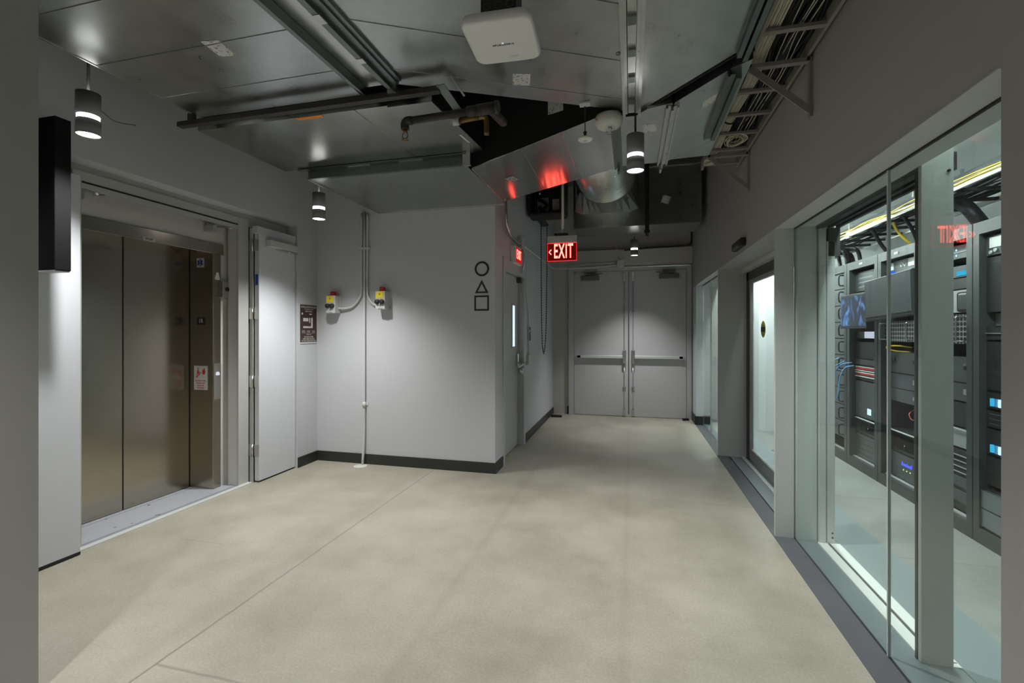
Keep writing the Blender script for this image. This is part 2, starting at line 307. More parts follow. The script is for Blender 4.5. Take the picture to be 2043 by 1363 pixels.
obj('mullion',box(1.052,1.068,6.80,6.81,.002,2.105),'g_edge',W)
W=sthing('door_1','sliding glass door in a dark frame with a round yellow sticker',(1.28,4.9,0),'door')
fr=MB(); fr.box(1.255,1.30,5.60,5.69,.0,2.06); fr.box(1.255,1.30,3.60,5.69,1.97,2.06); fr.box(1.255,1.30,3.60,3.69,0,2.06)
obj('door_frame',fr,'darkframe',W)
fr=MB(); fr.box(1.262,1.294,5.55,5.60,.02,1.97); fr.box(1.262,1.294,3.69,3.74,.02,1.97); fr.box(1.262,1.294,3.74,5.55,.02,.13); fr.box(1.262,1.294,3.74,5.55,1.93,1.97)
d=obj('door_panel',fr,'greyp',W); obj('glass_pane',box(1.273,1.283,3.74,5.55,.13,1.93),'glass2',d)
obj('head_track',box(1.20,1.33,3.58,5.69,2.06,2.109),'alum',W); obj('floor_track',box(1.20,1.235,3.58,5.69,.002,.01),'alum',W)
st=MB().lathe((1.272,5.08,1.43),[(0,.0),(.083,.0),(.083,.0015),(0,.0015)],'-X',32)
st=tag(obj('round_sticker',st,'green',None),'round yellow green sticker on the sliding glass door','sticker')
obj('sticker_band',box(1.269,1.271,5.005,5.155,1.405,1.45),'darkframe',st)
sp=thing('steel_column','pale green flat steel post standing behind the glass','column',(1.247,2.39,0))
obj('column_shaft',box(1.190,1.305,2.335,2.358,.002,2.45,b=.002),'colgreen',sp); obj('rear_seal',box(1.186,1.20,2.358,2.372,.002,2.1),'darkframe',sp)
obj('base_bracket',MB().box(1.300,1.335,2.335,2.40,.002,.006),'rail_w',sp)
obj('bolt',MB().cyl((1.287,2.336,2.155-.08),(1.287,2.330,2.155-.08),.006),'black',sp)
# far double doors --------------------------------------------------
F=sthing('trim_7','grey steel frame around the far double doors',(-.03,7.98,0),'door frame')
obj('door_frame',MB().box(-1.02,-.935,7.94,8.06,0,2.47).box(.875,.95,7.94,8.06,0,2.47).box(-.935,.875,7.94,8.06,2.42,2.47),'doorgrey',F)
for k,(x0,x1,s,nm) in enumerate(((-.93,-.038,1,'left'),(-.022,.87,-1,'right'))):
    dr=sthing('door_%d'%(k+2),'%s grey steel leaf of the far double doors'%nm,((x0+x1)/2,7.98,0),'door')
    obj('door_leaf',box(x0,x1,7.955,8.0,.012,2.415,b=.003),'doorgrey',dr)
    xe=x1-.062 if s>0 else x0+.062; xo=x0+.05 if s>0 else x1-.05
    r=obj('push_bar',MB().box(min(xe,xo),max(xe,xo),7.90,7.935,.965,1.015,b=.006).box(min(xo,xo+s*.06),max(xo,xo+s*.06),7.90,7.955,.962,1.018),'alum',dr,'brushed steel panic bar')
    obj('latch_head',MB().box(xe-.028,xe+.028,7.885,7.955,.885,1.11,b=.012),'chrome',r)
    rd=MB().cyl((xe,7.93,.12),(xe,7.93,.89),.007).cyl((xe,7.93,1.1),(xe,7.93,2.28),.007)
    for z in (.50,1.75): rd.box(xe-.022,xe+.022,7.925,7.955,z-.008,z+.008)
    obj('vertical_rod',rd,'chrome',dr)
    obj('rod_latch',box(xe-.02,xe+.02,7.915,7.955,.015,.14,b=.006),'chrome',dr); obj('rod_latch',box(xe-.018,xe+.018,7.915,7.955,2.24,2.39,b=.006),'steel_l',dr)
    xc=-.66 if s>0 else .60
    c=obj('door_closer',box(xc-.15,xc+.15,7.89,7.955,2.27,2.345,b=.006),'closer',dr)
    obj('closer_arm',MB().bar((xc-s*.07,7.91,2.36),(xc+s*.20,7.88,2.375),.03,.012).box(xc-.1,xc+.1,7.86,7.94,2.39,2.40),'closer',c)
# side door in corridor
F=sthing('trim_8','grey steel frame of the side door in the corridor',(-1.34,5.2,0),'door frame')
obj('door_frame',MB().box(-1.40,-1.285,5.66,5.74,0,2.19).box(-1.40,-1.285,4.70,4.76,0,2.19).box(-1.40,-1.285,4.76,5.66,2.08,2.19),'doorgrey',F)
dr=sthing('door_4','grey side door with narrow lit window and lever handle',(-1.38,5.2,0),'door')
obj('door_leaf',box(-1.40,-1.362,4.765,5.655,.01,2.075,b=.002),'doorgrey',dr)
obj('door_window',MB().box(-1.364,-1.358,5.35,5.47,1.23,1.72),'litglass',dr,'narrow wired window lit from the room behind')
obj('window_frame',MB().box(-1.364,-1.352,5.33,5.35,1.21,1.74).box(-1.364,-1.352,5.47,5.49,1.21,1.74).box(-1.364,-1.352,5.35,5.47,1.21,1.23).box(-1.364,-1.352,5.35,5.47,1.72,1.74),'doorgrey',dr)
h=obj('lever_handle',MB().box(-1.362,-1.33,5.55,5.64,.98,1.14,b=.01).bar((-1.33,5.6,1.02),(-1.255,5.6,1.02),.025,.025).bar((-1.262,5.61,1.02),(-1.262,5.25,1.0),.02,.03).cyl((-1.33,5.55,.93),(-1.27,5.55,.93),.035),'chrome',dr)
obj('closer_hinge',box(-1.36,-1.31,5.58,5.66,2.01,2.07),'darkframe',dr)
# ================================================================== ELEVATOR
# open fire-door leaves in the wall pocket, with frame
F=sthing('trim_9','grey steel door frame around the elevator doorway',(-3.46,2.9,0),'door frame')
obj('door_frame',MB().box(-3.47,-3.448,3.487,3.602,0,2.445).box(-3.47,-3.448,2.19,2.24,0,2.445).box(-3.47,-3.448,2.24,3.487,2.385,2.445).box(-3.47,-3.452,2.24,3.487,2.34,2.372),'frame',F)
obj('weather_seal',MB().box(-3.46,-3.45,2.24,3.49,2.374,2.384).box(-3.47,-3.446,3.602,3.612,0,2.38),'rubber',F)
obj('hinge_stile',box(-3.465,-3.408,3.613,3.620,0,2.37),'frame',F)
lf=sthing('door_5','white fire door leaf folded open beside the evacuation plan',(-3.37,3.86,0),'door')
obj('door_leaf',box(-3.40,-3.352,3.625,4.108,.014,2.375,b=.002),'leafpaint',lf)
obj('top_channel',MB().box(-3.402,-3.348,3.60,4.108,2.32,2.385),'leafpaint',lf)
for z in (2.21,1.575,.94,.30): obj('hinge',MB().box(-3.45,-3.412,3.606,3.613,z-.052,z+.052).box(-3.398,-3.352,3.617,3.625,z-.052,z+.052).cyl((-3.412,3.61,z-.055),(-3.412,3.61,z+.055),.008),'steel_l',lf)
obj('label_tag',box(-3.39,-3.362,3.621,3.625,1.84,1.94),'blue',lf,'blue hinge edge label')
c=obj('door_closer',box(-3.352,-3.285,3.70,4.07,2.21,2.275,b=.006),'plast',lf); obj('closer_pinion',MB().cyl((-3.315,3.98,2.19),(-3.315,3.98,2.21),.014).box(-3.35,-3.29,3.84,4.08,2.195,2.212),'steel_l',c)
obj('door_gap_seal',box(-3.39,-3.36,3.64,4.10,.002,.014),'rubber',lf)
lf=sthing('door_6','white fire door leaf folded open at the left of the elevator',(-3.37,1.8,0),'door')
obj('door_leaf',box(-3.40,-3.352,1.32,2.172,.022,2.385,b=.002),'leafpaint',lf)
obj('under_leaf_shade',box(-3.395,-3.352,1.32,2.172,.004,.022),'rubber',lf)  # black strip stands in for the shaded gap under the leaf
ca=thing('closer_arm','short steel door closer arm under the doorway head, left end','closer',(-3.5,2.3,2.36))
obj('arm',MB().box(-3.56,-3.455,2.245,2.40,2.345,2.352).bar((-3.50,2.25,2.33),(-3.52,2.42,2.345),.02,.012).cyl((-3.50,2.36,2.325),(-3.50,2.36,2.37),.016),'steel_l',ca); obj('mount_plate',box(-3.58,-3.46,2.243,2.262,2.27,2.37),'steel_l',ca)
ca=thing('closer_arm','short steel door closer arm under the doorway head, right end','closer',(-3.5,3.4,2.36))
obj('arm',MB().bar((-3.58,3.30,2.33),(-3.47,3.46,2.345),.02,.015).cyl((-3.49,3.44,2.33),(-3.49,3.44,2.37),.014).cyl((-3.57,3.31,2.32),(-3.57,3.31,2.35),.03),'steel_l',ca); obj('mount_plate',box(-3.60,-3.5,3.27,3.31,2.28,2.33),'steel_l',ca)
E_=thing('elevator','bronze toned stainless steel elevator entrance with two sliding panels','elevator',(-3.8,2.8,0))
obj('door_panel',box(-3.876,-3.85,1.95,2.780,.008,2.13,b=.002),'steel',E_); obj('door_panel',box(-3.876,-3.85,2.790,3.347,.008,2.13,b=.002),'steel',E_)
obj('panel_gap',MB().box(-3.885,-3.856,2.779,2.791,.008,2.12).box(-3.88,-3.852,3.346,3.354,.008,2.12),'black',E_)
jb=obj('jamb',box(-3.87,-3.592,3.354,3.438,.008,2.10,b=.003),'steel',E_)
obj('jamb',box(-3.87,-3.592,2.0,2.21,.008,2.10,b=.003),'steel',E_)
hd=obj('header',box(-3.95,-3.585,2.0,3.462,2.098,2.195,b=.003),'steel',E_)
pl=obj('number_plate',box(-3.585,-3.582,2.735,2.83,2.10,2.128),'paper',hd,'small plate reading PE100')
obj('lettering',MB().text('PE100',.022,(-3.5815,2.782,2.114),(0,1,0),(0,0,1)),'ink',pl)
pn=obj('call_panel',box(-3.592,-3.586,3.362,3.434,.80,1.12),'steel_l',jb)
obj('call_button',MB().lathe((-3.586,3.398,1.03),[(0,0),(.016,0),(.016,.006),(0,.006)],'X',20).box(-3.586,-3.58,3.382,3.414,1.015,1.03),'ledw',pn)
a_=MB().prism([(-.024,-.03),(.024,-.03),(.024,-.015),(.008,.035),(-.008,.035),(-.024,-.015)],0,.006,R=Matrix(((0,0,1,-3.592),(1,0,0,3.398),(0,1,0,1.90),(0,0,0,1))))
obj('arrival_lantern',a_,'white',jb)
ks=obj('key_switch_box',box(-3.60,-3.555,3.42,3.505,1.715,1.86,b=.003),'steel_l',E_); obj('key_cylinder',MB().lathe((-3.555,3.468,1.79),[(0,0),(.019,0),(.019,.006),(0,.006)],'X',20),'black',ks)
# signs on jamb (face -Y at y=3.354)
s1=tag(obj('medical_sign',box(-3.762,-3.688,3.349,3.353,1.98,2.062),'paper'),'small square blue and white star of life sign on elevator jamb','sign')
st=MB()
for a in range(3):
    R=Matrix.Translation((-3.725,3.348,2.021))@Matrix.Rotation(a*PI/3,4,'Y'); st.box(-.009,.009,-.001,.001,-.033,.033,R=R)
obj('star_emblem',st,'blue',s1); obj('serpent_staff',MB().cyl((-3.725,3.3465,1.993),(-3.725,3.3465,2.05),.0022,6),'paper',s1)
s1=tag(obj('floor_number_plate',box(-3.762,-3.68,3.349,3.353,1.468,1.532),'ink'),'black floor number plate reading 1R on elevator jamb','sign')
obj('lettering',MB().text('1R',.055,(-3.718,3.348,1.50),(1,0,0),(0,0,1),sx=.85),'paper',s1)
s1=tag(obj('fire_warning_sign',box(-3.795,-3.645,3.349,3.353,.885,1.10,b=.0015),'paper'),'white sign with red stair and flame symbol on elevator jamb','sign')
st=MB()
pts=[(-3.775,1.0),(-3.755,1.0),(-3.755,1.018),(-3.735,1.018),(-3.735,1.036),(-3.715,1.036)]
for (xa,za),(xb,zb) in zip(pts,pts[1:]): st.bar((xa,3.348,za),(xb,3.348,zb),.003,.007,up=(0,0,1) if za==zb else (1,0,0))
st.bar((-3.752,3.348,1.03),(-3.748,3.348,1.065),.003,.012,up=(1,0,0)).lathe((-3.748,3.349,1.077),[(0,0),(.007,0),(.007,.002),(0,.002)],'-Y',12)
st.bar((-3.765,3.348,1.025),(-3.735,3.348,1.045),.003,.006)
st.prism([(-3.69,1.02),(-3.672,1.03),(-3.668,1.05),(-3.68,1.085),(-3.69,1.06),(-3.70,1.07),(-3.702,1.04)],-3.349,-3.347,R=Matrix(((1,0,0,0),(0,0,1,0),(0,1,0,0),(0,0,0,1)))@Matrix.Translation((0,0,6.696)))
obj('stair_flame_symbol',st,'redink',s1)
st=MB()
for i,t in enumerate(('IN CASE OF FIRE','DO NOT USE','ELEVATOR','USE STAIRS')): st.text(t,.017,(-3.72,3.348,.965-i*.021),(1,0,0),(0,0,1),sx=.9)
obj('lettering',st,'redink',s1)
sl=sthing('trim_10','scuffed grey metal elevator sill with narrow grooves',(-3.6,2.8,0),'sill')
obj('sill_plate',MB().box(-3.848,-3.50,1.3,3.60,0,.006),'sill',sl)
obj('sill_edge',box(-3.448,-3.40,1.3,3.60,0,.008),'alum',sl)
g=MB(); 
for x in (-3.50,-3.482,-3.464): g.box(x,x+.014,1.3,3.60,0,.006)
obj('sill_groove',g,'sill',sl); obj('sill_gap',MB().box(-3.486,-3.482,1.3,3.6,0,.0065).box(-3.468,-3.464,1.3,3.6,0,.0065).box(-3.45,-3.448,1.3,3.6,0,.0065).box(-3.80,-3.797,1.95,3.35,0,.0065),'black',sl)
# black wall box
bx=thing('display_case','tall black textured box hanging high above the left door leaf','display',(-3.2,1.9,1.75))
obj('housing',box(-3.32,-3.135,1.905,1.985,1.752,2.62,b=.004),'blackbox',bx); obj('wall_bracket',MB().box(-3.352,-3.32,1.93,1.97,2.50,2.56),'darkframe',bx)
obj('lit_underside',box(-3.32,-3.14,1.91,1.98,1.745,1.752),'greyp',bx)  # grey plate puts the faintly lit look of the underside into colour
# ================================================================== SYMBOLS, POSTER, ISOLATORS ON MIDDLE WALL
Yw=4.43
def ring2(pts_o,pts_i,y0,y1):
    bm=bmesh.new(); n=len(pts_o); q=[]
    for P,y in ((pts_o,y0),(pts_i,y0),(pts_o,y1),(pts_i,y1)): q.append([bm.verts.new((x,y,z)) for x,z in P])
    for i in range(n):
        j=(i+1)%n
        bm.faces.new((q[0][i],q[0][j],q[1][j],q[1][i])); bm.faces.new((q[2][i],q[3][i],q[3][j],q[2][j])); bm.faces.new((q[0][i],q[2][i],q[2][j],q[0][j])); bm.faces.new((q[1][i],q[1][j],q[3][j],q[3][i]))
    m=MB(); m._merge(bm); return m
cx,cz=-1.436,2.032
ci=lambda r:[(cx+r*math.cos(2*PI*i/48),cz+r*math.sin(2*PI*i/48)) for i in range(48)]
tag(obj('circle_symbol',ring2(ci(.075),ci(.0555),Yw-.004,Yw),'ink'),'black circle outline, top of the three wall symbols','wall symbol','three black symbols on the grey wall')
tri=lambda k:[(-1.438,1.922-.0*k+ (-.035 if k else 0)),(-1.438+(.070 if not k else .042),1.79+(.015 if k else 0)),(-1.438-(.070 if not k else .042),1.79+(.015 if k else 0))]
tag(obj('triangle_symbol',ring2(tri(0),tri(1),Yw-.004,Yw),'ink'),'black triangle outline between circle and square on the wall','wall symbol','three black symbols on the grey wall')
sq=lambda a:[(-1.439-a,1.690-a),(-1.439+a,1.690-a),(-1.439+a,1.690+a),(-1.439-a,1.690+a)]
tag(obj('square_symbol',ring2(sq(.076),sq(.0595),Yw-.004,Yw),'ink'),'black square outline, lowest of the three wall symbols','wall symbol','three black symbols on the grey wall')
po=thing('evacuation_poster','dark brown evacuation plan poster with white floor map','poster',(-3.325,4.3,1.28))
obj('board',box(-3.33,-3.325,4.155,4.412,1.295,1.69),'brown',po); obj('bottom_strip',box(-3.33,-3.323,4.155,4.412,1.281,1.295),'plast',po)
X0=-3.3243; cY=4.283
def ptxt(L,s,z,sx=1,col='paper',y=cY): obj('lettering',MB().text(L,s,(X0,y,z),(0,1,0),(0,0,1),ext=.0004,sx=sx),col,po)
ptxt('EVACUATION PLAN',.031,1.665,.86); ptxt('YOU ARE HERE IN CASE OF FIRE',.012,1.642,.8); ptxt('FIRST FLOOR',.021,1.620,.85); ptxt('IN CASE OF FIRE',.023,1.35,.85); ptxt('USE STAIRS FOR EXIT',.023,1.329,.85); ptxt('DO NOT USE ELEVATORS',.023,1.308,.85); ptxt('REMAIN CALM',.012,1.376,.9)
mp=MB()
for y0,y1,z0,z1 in ((4.195,4.275,1.515,1.55),(4.195,4.345,1.445,1.463),(4.32,4.345,1.463,1.555),(4.29,4.305,1.50,1.553),(4.29,4.333,1.587,1.598),(4.172,4.19,1.585,1.605)): mp.box(X0-.0005,X0+.0005,y0,y1,z0,z1)
for i in range(3):
    for j in range(2): mp.box(X0-.0005,X0+.0004,4.175+i*.08,4.175+i*.08+.05,1.40+j*.012,1.404+j*.012)
mp.box(X0-.0005,X0+.0003,4.175,4.39,1.388,1.3895)
obj('floor_map',mp,'paper',po)
def isolator(x,z,lab):
    t=thing('isolator_switch',lab,'switch box',(x,Yw,z),'two emergency switch boxes on the grey wall')
    obj('enclosure',MB().box(x-.055,x+.055,Yw-.105,Yw-.005,z-.098,z+.09,b=.006).box(x-.045,x+.066,Yw-.02,Yw,z-.06,z+.095),'plast',t)
    b=obj('lamp_cap',MB().cyl((x+.0,Yw-.055,z+.09),(x+.0,Yw-.055,z+.135),.034,24,.028),'red',t,'dark red lamp cap')
    p=obj('warning_plate',box(x-.046,x+.036,Yw-.1075,Yw-.105,z+.018,z+.085),'yellow',t,'yellow warning plate'); obj('pictogram',MB().prism([(0,-.012),(.003,0),(.009,.012),(.004,.012),(0,.004),(-.004,.012),(-.009,.012),(-.003,0)],0,.0006,R=Matrix(((1,0,0,x-.005),(0,0,-1,Yw-.1076),(0,1,0,z+.055),(0,0,0,1)))),'ink',p)
    obj('knob',MB().lathe((x-.028,Yw-.105,z-.02),[(0,0),(.026,0),(.024,.022),(0,.022)],'-Y',20).lathe((x+.024,Yw-.105,z-.02),[(0,0),(.026,0),(.024,.022),(0,.022)],'-Y',20),'ink',t)
    obj('handle_slot',box(x-.02,x+.02,Yw-.109,Yw-.104,z-.098,z-.085),'greyp',t); obj('locking_tab',box(x-.006,x+.008,Yw-.118,Yw-.104,z-.06,z-.02),'greyp',t)
isolator(-3.092,1.70,'grey switch box with yellow plate, left one beside the poster')
isolator(-2.505,1.735,'grey switch box with yellow plate, right of the wall conduits')
tag(obj('conduit_pipe',MB().tube([(-2.775,Yw-.018,2.66),(-2.775,Yw-.018,2.3),(-2.775,Yw-.018,1.86),(-2.80,Yw-.02,1.76),(-2.88,Yw-.022,1.675),(-2.97,Yw-.03,1.655),(-3.04,Yw-.04,1.655)],.012),'conduit'),'thin grey conduit curving left into the left switch box','conduit','wall conduits left of the symbols')
tag(obj('conduit_pipe',MB().tube([(-2.705,Yw-.018,2.66),(-2.705,Yw-.018,2.3),(-2.705,Yw-.018,1.86),(-2.685,Yw-.02,1.76),(-2.63,Yw-.022,1.695),(-2.56,Yw-.03,1.68),(-2.53,Yw-.04,1.68)],.012),'conduit'),'thin grey conduit curving right into the right switch box','conduit','wall conduits left of the symbols')
cp=thing('conduit_pipe','straight grey conduit running down the wall to the floor','conduit',(-2.74,Yw-.018,0),'wall conduits left of the symbols')
obj('pipe',MB().tube([(-2.74,Yw-.018,2.68),(-2.74,Yw-.018,1.2),(-2.74,Yw-.018,.62),(-2.74,Yw-.022,.3),(-2.742,Yw-.05,.0)],.013,k=4),'conduit',cp)
obj('coupling',MB().cyl((-2.74,Yw-.018,.60),(-2.74,Yw-.018,.66),.017).box(-2.775,-2.705,Yw-.006,Yw,.62,.645),'conduit',cp)
obj('floor_patch',MB().lathe((-2.742,Yw-.09,0),[(.07,0),(.05,.003),(0,.004)],'Z',20),'wall_cream',cp)
tag(obj('conduit_strap',MB().box(-2.80,-2.68,Yw-.006,Yw,2.275,2.30).box(-2.80,-2.68,Yw-.034,Yw-.030,2.275,2.30).box(-2.804,-2.80,Yw-.034,Yw,2.275,2.30).box(-2.68,-2.676,Yw-.034,Yw,2.275,2.30),'conduit'),'flat metal strap holding the three wall conduits','strap')
# ================================================================== PENDANT LAMPS
LP=[(-2.905,1.92,2.487,3.9,'pendant lamp nearest the left wall, above the black box'),(-2.69,3.60,2.405,3.9,'small pendant lamp near the white open door leaf'),(.03,3.10,2.435,3.05,'pendant lamp at the centre under the duct joint'),(.055,7.2,2.545,2.83,'farthest pendant lamp before the double doors'),
    (.02,.35,2.44,2.8,None),(-1.7,.2,2.44,2.8,None),(-.6,-1.6,2.44,3.9,None)]
SP=[42,56,70,44,44,40,40]
for i,(x,y,zb,zt,lb) in enumerate(LP):
    t=thing('pendant_lamp',lb or 'grey cylinder pendant lamp hanging behind the camera','lamp',(x,y,zb),'grey cylinder pendant lamps')
    obj('cylinder_body',MB().lathe((x,y,zb),[(.052,.004),(.055,0),(.055,.083),(.0,.083)],n=36).lathe((x,y,zb),[(.0,.108),(.055,.108),(.055,.232),(.0,.232)],n=36),'pend',t)
    obj('light_ring',MB().lathe((x,y,zb),[(.050,.083),(.050,.108)],n=36),'lampring',t,'glowing slot ring')
    obj('diffuser',MB().lathe((x,y,zb),[(0,.006),(.052,.006)],n=36),'lampdisc',t,'glowing bottom disc')
    if i in (0,1): obj('top_lens',MB().lathe((x,y,zb+.2325),[(.034,0),(.034,.004),(.012,.004)],n=24),'lamptop',t,'small glowing upper lens')
    obj('hanger_rod',MB().cyl((x,y,zb+.232),(x,y,zt),.007,10),'black',t)
    L=bpy.data.lights.new('pendant_beam','SPOT'); L.energy=SP[i]*3.0; L.spot_size=math.radians(92 if i==3 else 116); L.spot_blend=1.0; L.shadow_soft_size=.045; L.color=(1,.995,.98)
    lo=bpy.data.objects.new('pendant_beam',L); COL.objects.link(lo); lo.parent=t; lo.location=(0,0,-.012)
tag(obj('loose_wire',MB().tube([(-2.87,1.96,2.64),(-2.84,2.0,2.60),(-2.82,2.05,2.60),(-2.80,2.10,2.61)],.0018,6),'black'),'thin loose dark wire beside the left pendant lamp','wire')
# ================================================================== DUCTWORK
def stick(pts,z,lab,par):
    c=(sum(p[0] for p in pts)/4,sum(p[1] for p in pts)/4)
    obj('shipping_label',MB().prism(pts,z-.0015,z-.0002),'label',par,lab)
def seams(L,z,par,m='galv_s',w=.006):
    s=MB()
    for a,b in L: s.bar((a[0],a[1],z-.001),(b[0],b[1],z-.001),w,.004)
    obj('cross_seam',s,m,par)
A=thing('sheet_metal_duct','large galvanized duct at the upper left above the black box','duct',(-2.1,1.2,2.8))
obj('duct_body',MB().prism([(-2.20,-.4),(-1.50,-.4),(-1.50,2.445),(-2.72,2.445),(-2.72,1.31),(-2.20,1.31)],2.8,3.3),'galv',A)
obj('edge_hem',box(-2.726,-2.716,1.31,2.45,2.797,2.81),'galv_s',A)
seams([((-2.71,1.478),(-1.5,1.478)),((-2.71,1.835),(-1.5,1.835)),((-2.71,2.185),(-1.5,2.185)),((-2.2,1.1),(-1.5,1.1))],2.8,A,'galv')
stick([(-2.006,1.803),(-1.913,1.817),(-1.931,1.939),(-2.018,1.926)],2.8,'white label with printed lines',A)
for x,y in ((-2.121,1.913),(-2.119,2.032)): obj('screw_plug',MB().lathe((x,y,2.8),[(.012,0),(.012,-.003),(.006,-.005),(0,-.005)],n=16),'galv_d',A)
fl=MB(); fl.box(-1.505,-1.475,-.4,2.40,2.765,2.80).box(-1.475,-1.465,-.4,2.40,2.75,2.80)
obj('side_flange',fl,'galv_d',A)
obj('flange_web',box(-1.50,-1.34,-.4,2.38,2.802,2.81),'galv_s',A)
B=thing('sheet_metal_duct','wide galvanized duct with skewed end behind the access point','duct',(-.7,1.4,2.8))
obj('duct_body',MB().prism([(-1.34,-.4),(-.03,-.4),(-.03,3.03),(-1.34,2.355)],2.8,3.3),'galv',B)
seams([((-1.3,1.80),(-.03,2.48)),((-1.3,1.37),(-.03,2.05)),((-1.3,.95),(-.03,1.6))],2.8,B,'galv'); seams([((-1.27,2.222),(-.17,2.812)),((-.17,2.812),(-.035,2.885))],2.8,B,'galv_s')
stick([(-.618,2.446),(-.525,2.469),(-.554,2.586),(-.647,2.562)],2.8,'white label with printed lines',B)
f=MB().box(-1.335,-1.315,-.4,2.36,2.77,2.80).box(-1.315,-1.29,-.4,2.37,2.755,2.80).box(-1.29,-1.25,-.4,2.36,2.775,2.80).box(-1.25,-1.225,-.4,2.34,2.785,2.80)
obj('side_flange',f,'galv_d',B); [obj('flange_clip',q,'galv_s',B) for q in (box(-1.318,-1.286,1.72,1.78,2.752,2.757),box(-1.318,-1.286,2.05,2.09,2.752,2.757),box(-1.32,-1.27,2.355,2.40,2.74,2.78))]
obj('screw_plug',MB().lathe((-.06,2.40,2.8),[(.012,0),(.012,-.004),(0,-.006)],n=16),'galv_d',B)
f=MB().box(-.048,-.030,-.4,3.04,2.765,2.80).box(-.030,-.018,-.4,3.04,2.78,2.80)
obj('side_flange',f,'galv_s',B)
C_=thing('sheet_metal_duct','narrow grey duct between joint flange and cable ladder','duct',(.3,1.2,2.8))
obj('duct_body',MB().prism([(.045,-.4),(.52,-.4),(.52,2.53),(.045,3.07)],2.8,3.3),'galv',C_)
seams([((.17,-.4),(.17,2.9))],2.8,C_,'galv',.004)
f=MB().box(.045,.062,-.4,3.05,2.765,2.80).box(.028,.045,-.4,3.04,2.78,2.80); obj('side_flange',f,'galv_s',C_)
f=MB().box(.50,.512,-.4,2.50,2.78,2.80).box(.512,.535,-.4,2.53,2.765,2.80).box(.545,.57,-.4,2.56,2.76,2.80); obj('side_flange',f,'galv_d',C_)
for y in (1.5,1.8,2.1,2.35,2.6,2.85): obj('joint_clip',box(-.012,.024,y,y+.06,2.778,2.795),'galv_d',C_)
obj('joint_bar',box(-.014,.026,-.4,3.05,2.79,2.798),'galv_s',C_)
tag(obj('gap_shade_sheet',MB().prism([(.06,3.075),(.525,2.545),(.60,2.545),(.60,2.56),(.535,2.56),(.075,3.085)],2.802,3.3),'void'),'black sheet painting the dark gap behind the narrow duct end','shade sheet')  # black sheet added for the darkness of the gap beyond the duct
A2=thing('sheet_metal_duct','dull stained duct panel with orange tape behind the channel','duct',(-2,2.9,2.74))
obj('duct_body',MB().prism([(-2.80,2.50),(-1.115,2.50),(-1.05,3.31),(-2.80,3.31)],2.745,3.25),'galv_m',A2)
obj('tape',MB().prism([(-2.04,2.50),(-1.85,2.50),(-1.855,2.535),(-2.03,2.53)],2.742,2.744),'orange',A2,'strip of orange tape')
obj('access_panel',MB().prism([(-1.40,2.50),(-1.115,2.50),(-1.10,2.72),(-1.36,2.74)],2.735,2.744),'galv_m',A2)
seams([((-1.62,2.5),(-1.60,3.3))],2.744,A2,'galv_m',.003); obj('paper_tag',MB().prism([(-1.13,2.98),(-1.115,2.98),(-1.10,3.12),(-1.115,3.12)],2.741,2.744),'paper',A2)
tag(obj('support_channel',MB().box(-2.83,-1.02,2.375,2.415,2.725,2.755).box(-2.75,-2.71,2.38,2.41,2.755,2.80),'pipe_d'),'long dark metal channel under the upper left duct end','channel')
tag(obj('gap_shade_sheet',MB().prism([(-2.70,2.452),(-1.20,2.452),(-1.20,2.49),(-2.70,2.49)],2.80,3.3),'void'),'black sheet painting the shaded gap between the upper left ducts','shade sheet')  # shade of the open gap, put in as a black sheet
F_=thing('sheet_metal_duct','low flat duct meeting the wall above the symbols','duct',(-1.9,3.9,2.66))
obj('duct_body',MB().prism([(-2.575,3.335),(-1.20,3.335),(-1.20,4.425),(-2.575,4.425)],2.66,3.2),'galv',F_)
obj('front_flange',MB().box(-2.58,-1.20,3.315,3.335,2.66,2.74).box(-2.58,-1.19,3.305,3.315,2.66,2.672).box(-2.66,-1.19,3.285,3.32,2.732,2.742),'galv_d',F_); [obj('flange_clip',q,'galv_s',F_) for q in (box(-2.2,-2.0,3.30,3.316,2.725,2.737),box(-1.75,-1.55,3.30,3.316,2.725,2.737),box(-1.22,-1.16,3.29,3.325,2.65,2.75))]
obj('edge_hem',MB().box(-2.582,-2.570,3.31,4.425,2.655,2.668).box(-2.57,-1.2,4.413,4.428,2.652,2.66),'galv_s',F_)
E1=thing('sheet_metal_duct','diagonal duct carrying the red exit sign reflection','duct',(-.7,3.9,2.78))
q=MB(); bm=bmesh.new()   # the duct slopes gently down towards the wall; points slid along camera rays onto it
lo_=[(-1.178,3.412,2.666),(-.115,2.985,2.780),(-.115,4.010,2.780),(-1.190,4.350,2.664)]; a=[bm.verts.new(p) for p in lo_]; b_=[bm.verts.new((p[0],p[1],p[2]+.5)) for p in lo_]
bm.faces.new((a[0],a[1],a[2])); bm.faces.new((a[0],a[2],a[3])); bm.faces.new(b_)
for i in range(4): bm.faces.new((a[i],a[(i+1)%4],b_[(i+1)%4],b_[i]))
q._merge(bm); obj('duct_body',q,'galv_e',E1)
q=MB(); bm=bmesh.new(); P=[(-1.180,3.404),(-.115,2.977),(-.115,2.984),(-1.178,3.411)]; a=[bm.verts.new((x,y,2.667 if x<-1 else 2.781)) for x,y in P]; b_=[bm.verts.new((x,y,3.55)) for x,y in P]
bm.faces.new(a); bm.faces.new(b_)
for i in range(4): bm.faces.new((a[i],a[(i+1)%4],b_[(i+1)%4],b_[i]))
q._merge(bm); obj('void_shade_sheet',q,'void',E1,'black sheet painting the dark void behind')  # black sheet gives the unlit void above the duct edge its darkness
obj('cross_seam',MB().bar((-.759,3.250,2.7105),(-.763,4.21,2.7095),.005,.003),'galv_m',E1); obj('cross_seam',MB().bar((-.451,3.125,2.7435),(-.43,4.10,2.745),.005,.003),'galv_m',E1)
